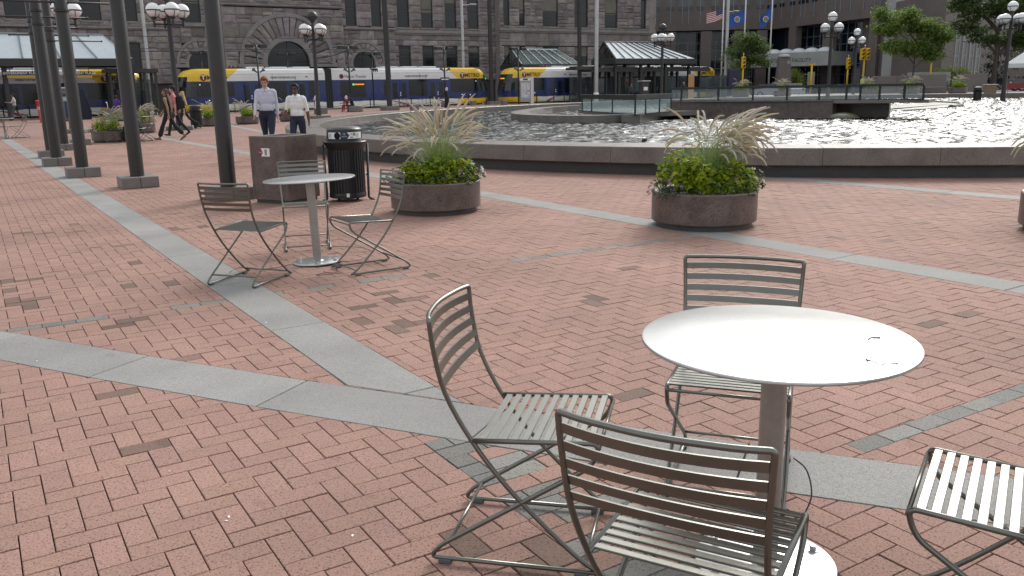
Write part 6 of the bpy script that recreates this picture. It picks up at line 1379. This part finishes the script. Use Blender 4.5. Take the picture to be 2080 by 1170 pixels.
q = MB(); q.lathe([(.55, 0), (.6, .03), (.6, .40), (.57, .43), (.001, .43)], 20); o = q.build('round_stone_seat', M_ped, loc=(pw.x + .1, pw.y + .1, 0)); tag(o, 'round stone block carrying the pair in red and black', 'bench')
pw = at(706, 226); person('person wrapped in red and white sitting beside the one in black', (pw.x, pw.y + .1, 0), R_(-50), 1.62, M_skinD, C_dkr, C_dkr, M_shoe, M_hairblk, 'long', arm_l=(30, 40), arm_r=(30, 50), sit=True, vox=.022, hood=C_scarf, lean=.15)
pw = at(908, 218.5); person('person in a long black robe and pale lilac headscarf standing before the tram', (pw.x, pw.y, 0), R_(-80), 1.68, M_skinM, C_robe, C_robe, M_shoe, M_hairblk, 'long', (5, 0), (-5, 0), (5, 10), (30, 60), vox=.022, skirt=True, hood=C_scarf)
for (px, Yd, tp_, lb, h_) in ((1389, 78, C_blk, 'white haired person in black behind the glass railing under the canopy', M_hairgr), (1282, 80, C_gry, 'dim figure in grey under the white-roofed shelter', M_hairbr), (1751, 86, C_vest, 'worker in a bright yellow green vest beyond the glass railing', M_hairgr)):
    v = atY(px, 180, Yd); person(lb, (v.x, v.y, .0 if Yd < 85 else .3), R_(20), 1.72, M_skinM, tp_, C_blk, M_shoe, h_, 'long', vox=.024)
# ================================================================== FAR SIDE STREET FURNITURE
M_yel = mat('signal_yellow', (.62, .40, .01), .45, var=.08, vscale=3); M_lens = mat('signal_lens_dark', (.02, .01, .01), .3); M_amberl = mat('signal_lens', (.2, .06, .02), .3)
def signal(label, px, Yd, ztop, heads, z0=0.0):
    v = atY(px, 170, Yd); T = thing('traffic_signal', label, 'traffic light', (v.x, v.y, z0), R_(10), 'yellow traffic signals'); m = MB(); m.tube([(0, 0, 0), (0, 0, ztop - .3)], .09, 8); m.build('pole', M_yel, T, True)
    for hx in heads:
        m = MB(); m.bbox(hx - .19, -.2, ztop - 1.15, hx + .19, .12, ztop, .03); hd = m.build('signal_head', M_yel, T)
        for k in range(3):
            z = ztop - .2 - k * .37; m = MB(); m.M = Matrix.Translation((hx, -.2, z)) @ Matrix.Rotation(R_(90), 4, 'X'); m.lathe([(.13, -.001), (.13, .01), (.001, .012)], 12); m.build('lens', M_lens if k else M_amberl, hd)
            m = MB(); m.M = Matrix.Translation((hx, -.2, z)) @ Matrix.Rotation(R_(90), 4, 'X'); m.lathe([(.15, 0), (.155, .2)], 10, ang=math.pi); m.build('visor', M_yel, hd)
        m = MB(); m.tube([(0, 0, ztop - .2), (hx, 0, ztop - .2)], .04, 6); m.tube([(0, 0, ztop - 1.0), (hx, 0, ztop - 1.0)], .04, 6); m.build('bracket', M_yel, hd)
    m = MB(); m.lathe([(.02, ztop), (.02, ztop + .2), (.06, ztop + .22), (.06, ztop + .3), (.001, ztop + .32)], 8); m.build('finial', M_white, T); return T
signal('single-head yellow traffic signal in front of the slender green tree', 1508, 90, 4.2, [.0]); signal('single-head yellow traffic signal before the dark glazed corner', 1720, 96, 4.05, [.0])
signal('double-head yellow traffic signal beside the pale pillar', 1752, 88, 4.75, [-.28, .28]); signal('yellow traffic signal rising from the yellow green shrubs', 1888, 88, 4.4, [.0])
v = atY(1647, 170, 92); T = thing('push_button_post', 'yellow pedestrian post with a flat cap and the back of a grey sign', 'sign', (v.x, v.y, 0), 0); m = MB(); m.tube([(0, 0, 0), (0, 0, 3.3)], .1, 8); m.build('pole', M_yel, T, True); m = MB(); m.box(-.4, -.06, 3.3, .4, .06, 3.42); m.build('cap', M_yel, T); m = MB(); m.box(-.35, .1, 1.2, .4, .13, 2.6); m.build('sign_back', mat('sign_back_tan', (.28, .25, .2), .6), T)
v = atY(1590, 170, 100); T = thing('stone_pylon', 'tapering brown stone pylon with a pale rounded cap and small emblem', 'monument', (v.x, v.y, 0), 0); m = MB(); m.add([(-.85, -.6, 0), (.85, -.6, 0), (.85, .6, 0), (-.85, .6, 0), (-.62, -.45, 4.4), (.62, -.45, 4.4), (.62, .45, 4.4), (-.62, .45, 4.4)], [(0, 1, 5, 4), (1, 2, 6, 5), (2, 3, 7, 6), (3, 0, 4, 7)]); m.build('shaft', M_gov, T); m = MB(); m.lathe([(.66, 0), (.66, .08), (.5, .25), (.001, .32)], 24, (0, 0, 4.4)); m.build('cap', M_lconc, T, True)
m = MB(); m.M = Matrix.Translation((.4, -.50, 3.8)) @ Matrix.Rotation(R_(88), 4, 'X'); m.lathe([(.16, 0), (.16, .02), (.12, .02)], 16); m.build('emblem', M_white, T)
# flags
def flag(label, px, pbase, Yd, ztop, kind, zflag, sag, seed):
    v = atY(pbase, 150, Yd); T = thing('flagpole', f'white flagpole of the {label}', 'flagpole', (v.x, v.y, 0), 0, 'flagpoles'); m = MB(); m.tube([(0, 0, 0), (0, 0, ztop)], [.11, .07], 8); m.build('pole', mat('white_pole', (.62, .63, .62), .4), T, True); m = MB(); m.sphere((0, 0, ztop), .14, 8, 6); m.build('finial', M_galv, T, True)
    F = thing('flag', label, 'flag', (v.x, v.y, zflag), 0, 'flags'); rd = random.Random(seed); nx, ny, w, h = 22, 14, 2.3, 1.45
    def pt(i, j): x = i / nx; y = j / ny; return (-x * w * (1 - sag * .45) - .08, .18 * math.sin(x * 7 + seed) * x + .05 * math.sin(y * 5), -y * h - sag * w * x * .8 * (1 + .15 * math.sin(x * 5)))
    def cell(nm, m_, i0, i1, j0, j1, off=0.0):
        m = MB(); vs = [Vector(pt(i, j)) + Vector((0, off, 0)) for j in range(j0, j1 + 1) for i in range(i0, i1 + 1)]; n = i1 - i0 + 1
        m.add(vs, [(a + b2 * n, a + 1 + b2 * n, a + 1 + (b2 + 1) * n, a + (b2 + 1) * n) for b2 in range(j1 - j0) for a in range(n - 1)]); return m.build(nm, m_, F, True)
    if kind == 'us':
        for k in range(13): cell('stripe', cloth('flag_red', (.36, .03, .045)) if k % 2 == 0 else cloth('flag_white', (.6, .6, .6)), 0, nx, k, k + 1)
        cell('canton', cloth('flag_navy', (.02, .03, .12)), 0, 9, 0, 7, -.012); cell('canton', cloth('flag_navy', (.02, .03, .12)), 0, 9, 0, 7, .012)
        for i in range(1, 9, 2):
            for j in range(1, 7, 2): m = MB(); q = Vector(pt(i, j)); m.sphere((q.x, q.y - .02, q.z), .05, 6, 4); m.build('star', C_off, F)
    else:
        cell('field', cloth('flag_blue', (.03, .10, .38)), 0, nx, 0, ny); q = Vector(pt(11, 7)); m = MB(); m.M = Matrix.Translation((q.x, q.y - .12, q.z)) @ Matrix.Rotation(R_(90), 4, 'X'); m.lathe([(.36, 0), (.36, .01), (.27, .015)], 20); m.build('seal_ring', cloth('seal_white', (.55, .55, .5)), F); m = MB(); m.M = Matrix.Translation((q.x, q.y - .13, q.z)) @ Matrix.Rotation(R_(90), 4, 'X'); m.lathe([(.26, 0), (.26, .012), (.001, .014)], 16); m.build('seal', cloth('seal_brown', (.30, .20, .12)), F)
flag('United States flag flying left from its pole', 1473, 1465, 108, 12.4, 'us', 10.6, .38, 1); flag('deep blue state flag with a round white seal', 1520, 1509, 108, 14.5, 'mn', 10.3, .42, 2); flag('limp blue flag with a pale seal hanging close to its pole', 1572, 1562, 108, 15.5, 'mn', 10.8, .95, 3)
# low granite benches and walls on the far terrace
def blockwall(label, x0, x1, Yd, z0, z1, m_, name='terrace_bench'):
    a, b2 = atY(x0, 170, Yd), atY(x1, 170, Yd); w = b2.x - a.x; T = thing(name, label, 'bench', (a.x, Yd, z0), 0, 'granite benches on the far terrace'); n = max(1, round(w / 2.2))
    for k in range(n): m = MB(); m.bbox(w * k / n + .006, 0, 0, w * (k + 1) / n - .006, 1.0, z1 - z0, .03); m.build('bench_block', m_, T)
blockwall('long brown granite bench wall behind the end of the railing', 1782, 1862, 80, .4, 1.95, M_gov); blockwall('rounded brown granite bench wall below the soft grass', 1866, 1922, 78, .4, 2.0, M_gov); blockwall('low dark granite kerb seat behind the purple planter', 1862, 1925, 73, .4, .95, M_brown); blockwall('brown granite wall behind the litter bin', 1958, 2005, 79, .4, 2.0, M_gov); blockwall('dark granite seat right of the litter bin', 1990, 2012, 74, .4, 1.0, M_brown); blockwall('grey raised bed wall in front of the shrubs', 1850, 1930, 90, 0, 2.3, M_lconc)
# tent canopy
v = atY(2037, 182, 64); T = thing('pop_up_tent', 'white pop-up tent with a peaked canopy at the edge of the terrace', 'tent', (v.x, v.y, .42), R_(-31)); M_tent = cloth('tent_white', (.68, .69, .67)); m = MB(); W_ = 3.0
m.add([(0, 0, 2.15), (W_, 0, 2.15), (W_, W_, 2.15), (0, W_, 2.15), (W_ / 2, W_ / 2, 3.3), (0, 0, 1.85), (W_, 0, 1.85), (W_, W_, 1.85), (0, W_, 1.85)], [(0, 1, 4), (1, 2, 4), (2, 3, 4), (3, 0, 4), (5, 6, 1, 0), (6, 7, 2, 1), (7, 8, 3, 2), (8, 5, 0, 3)]); m.build('canopy', M_tent, T)
for x, y in ((0, 0), (W_, 0), (0, W_), (W_, W_)): m = MB(); m.tube([(x, y, 0), (x, y, 2.0)], .03, 6); m.build('leg', M_white, T)
v = atY(2045, 182, 65.5); T = thing('cloth_table', 'long table under a red cloth inside the tent', 'table', (v.x, v.y, .42), R_(-10)); m = MB(); m.box(0, 0, .70, 2.2, .8, .75); m.build('table_top', M_white, T); m = MB(); m.box(-.02, -.02, .35, 2.22, .82, .765); m.build('red_cloth', cloth('red_cloth', (.30, .06, .07)), T)
for x, y in ((.1, .1), (2.1, .1), (.1, .7), (2.1, .7)): m = MB(); m.box(x - .02, y - .02, 0, x + .02, y + .02, .35); m.build('leg', M_galv, T)
v = atY(2026, 182, 64.5); T = thing('carton_table', 'small side stand with tan box below a white top beside the tent leg', 'stand', (v.x - .4, v.y, .42), 0); m = MB(); m.bbox(-.35, 0, 0, .35, .5, .66, .02); m.build('box', mat('cardboard', (.22, .16, .10), .8), T); m = MB(); m.box(-.42, -.05, .67, .42, .55, .71); m.build('top', M_white, T)
# vehicles
M_carglass = mat('car_glass', (.015, .02, .022), .08, spec=.6); M_tyre = mat('tyre', (.015, .015, .015), .8); M_rimw = mat('wheel_alloy', (.35, .35, .36), .3, metal=.8)
def car(label, px, Yd, rot, col, z0=0.0, suv=False, L_=4.5, group='cars beyond the plaza'):
    v = atY(px, 178, Yd); T = thing('parked_car', label, 'car', (v.x, v.y, z0), rot, group); paint = mat('paint_' + label[:12].replace(' ', '_'), col, .3, coat=.6); H = 1.75 if suv else 1.42; hw = .9
    prof = [(-L_ / 2, .35), (-L_ / 2, .85), (-L_ / 2 + .15, .95), (L_ * .18, 1.02), (L_ / 2 - .1, .85), (L_ / 2, .65), (L_ / 2, .35)]
    if suv: prof = [(-L_ / 2, .4), (-L_ / 2, 1.1), (L_ * .2, 1.12), (L_ / 2 - .1, 1.0), (L_ / 2, .8), (L_ / 2, .4)]
    m = MB(); n = len(prof); vs = [(x, s * hw, z) for s in (-1, 1) for x, z in prof]; m.add(vs, [tuple(range(n))[::-1], tuple(range(n, 2 * n))] + [(i, (i + 1) % n, n + (i + 1) % n, n + i) for i in range(n)]); m.build('body', paint, T)
    zb = 1.1 if suv else .96; cab = [(-L_ / 2 + .08 if suv else -L_ * .38, zb), (-L_ / 2 + .25 if suv else -L_ * .22, H), (L_ * .05, H), (L_ * .22, zb)]; m = MB(); vs = [(x, s * (hw - (.05 if z == zb else .2)), z) for s in (-1, 1) for x, z in cab]
    m.add(vs, [(3, 2, 1, 0), (4, 5, 6, 7), (0, 1, 5, 4), (2, 3, 7, 6)]); m.build('cabin_glass', M_carglass, T); m = MB(); m.box(cab[1][0], -hw + .2, H, cab[2][0], hw - .2, H + .04); m.build('roof', paint, T)
    for x in (-L_ * .31, L_ * .31):
        for s in (-1, 1):
            m = MB(); m.M = Matrix.Translation((x, s * (hw - .1), .33)) @ Matrix.Rotation(R_(90), 4, 'X'); m.lathe([(.2, -.11), (.33, -.1), (.33, .1), (.2, .11)], 20); w = m.build('wheel', M_tyre, T); m = MB(); m.M = Matrix.Translation((x, s * (hw - .1), .33)) @ Matrix.Rotation(R_(90), 4, 'X'); m.lathe([(.001, -.112), (.2, -.11), (.2, .11), (.001, .112)], 14); m.build('rim', M_rimw, w)
    for s in (-1, 1):
        m = MB(); m.box(L_ / 2 - .06, s * .65 - .15, .66, L_ / 2 + .01, s * .65 + .15, .82); m.build('headlight', M_globe, T); m = MB(); m.box(-L_ / 2 - .01, s * .68 - .12, .72, -L_ / 2 + .05, s * .68 + .12, .92); m.build('tail_light', M_amberl, T)
    return T
car('dark grey sports utility car parked behind the tent', 2105, 78, R_(170), (.05, .055, .055), .42, True, 4.8); car('silver car parked beyond the glass railing under the flags', 1572, 96, R_(160), (.35, .37, .40)); car('dark maroon car parked next to the silver one', 1548, 98, R_(165), (.06, .02, .025)); car('pale car waiting beyond the stone pylon', 1612, 95, R_(80), (.45, .47, .48))
v = atY(1502, 170, 92); m = MB(); m.bbox(-.55, 0, 1.2, .55, .8, 3.0, .04); m.box(-.3, .2, 0, .3, .6, 1.2); o = m.build('signal_cabinet', mat('navy_box', (.015, .018, .06), .5), loc=(v.x - .6, v.y, 0)); tag(o, 'navy blue street cabinet behind the yellow signal by the tram end', 'cabinet')
v = atY(1404, 178, 76); T = thing('info_kiosk', 'tan wooden notice stand glowing between the canopy posts', 'stand', (v.x, v.y, 0), 0); m = MB(); m.box(-.25, 0, 0, .25, .12, 2.4); m.build('stand', mat('tan_wood', (.42, .30, .14), .6), T); m = MB(); m.box(-.2, -.02, 1.2, .2, 0, 2.2); m.build('notice', mat('orange_notice', (.45, .22, .08), .6), T)
v = atY(1312, 180, 78); T = thing('newspaper_box', 'dark ticket box with a white slip under the white-roofed shelter', 'machine', (v.x, v.y, 0), TA); m = MB(); m.bbox(-.4, 0, 0, .4, .5, 1.85, .04); m.build('cabinet', M_frame, T); m = MB(); m.box(-.25, -.012, 1.1, .2, 0, 1.4); m.build('slip', M_white, T); m = MB(); m.bbox(-.5, -.1, 1.86, .5, .6, 1.95, .02); m.build('cap', M_galv, T)
# scattered litter on the bricks
rd = random.Random(77)
for (px, py) in ((345, 957), (465, 1050), (716, 1088), (192, 565), (540, 655), (75, 733), (1165, 835), (460, 1058)):
    p = at(px, py, .003); m = MB(); k = .006; m.add([(-k, -k * .5, 0), (k, -k * .7, .002), (k * .8, k * .6, .003), (-k * .7, k * .6, .001)], [(0, 1, 2, 3)]); o = m.build('paper_scrap', M_white, loc=p, rot=(0, 0, rd.uniform(0, 6))); tag(o, 'tiny white scrap of paper lying on the paving', 'litter', 'scraps on the paving')
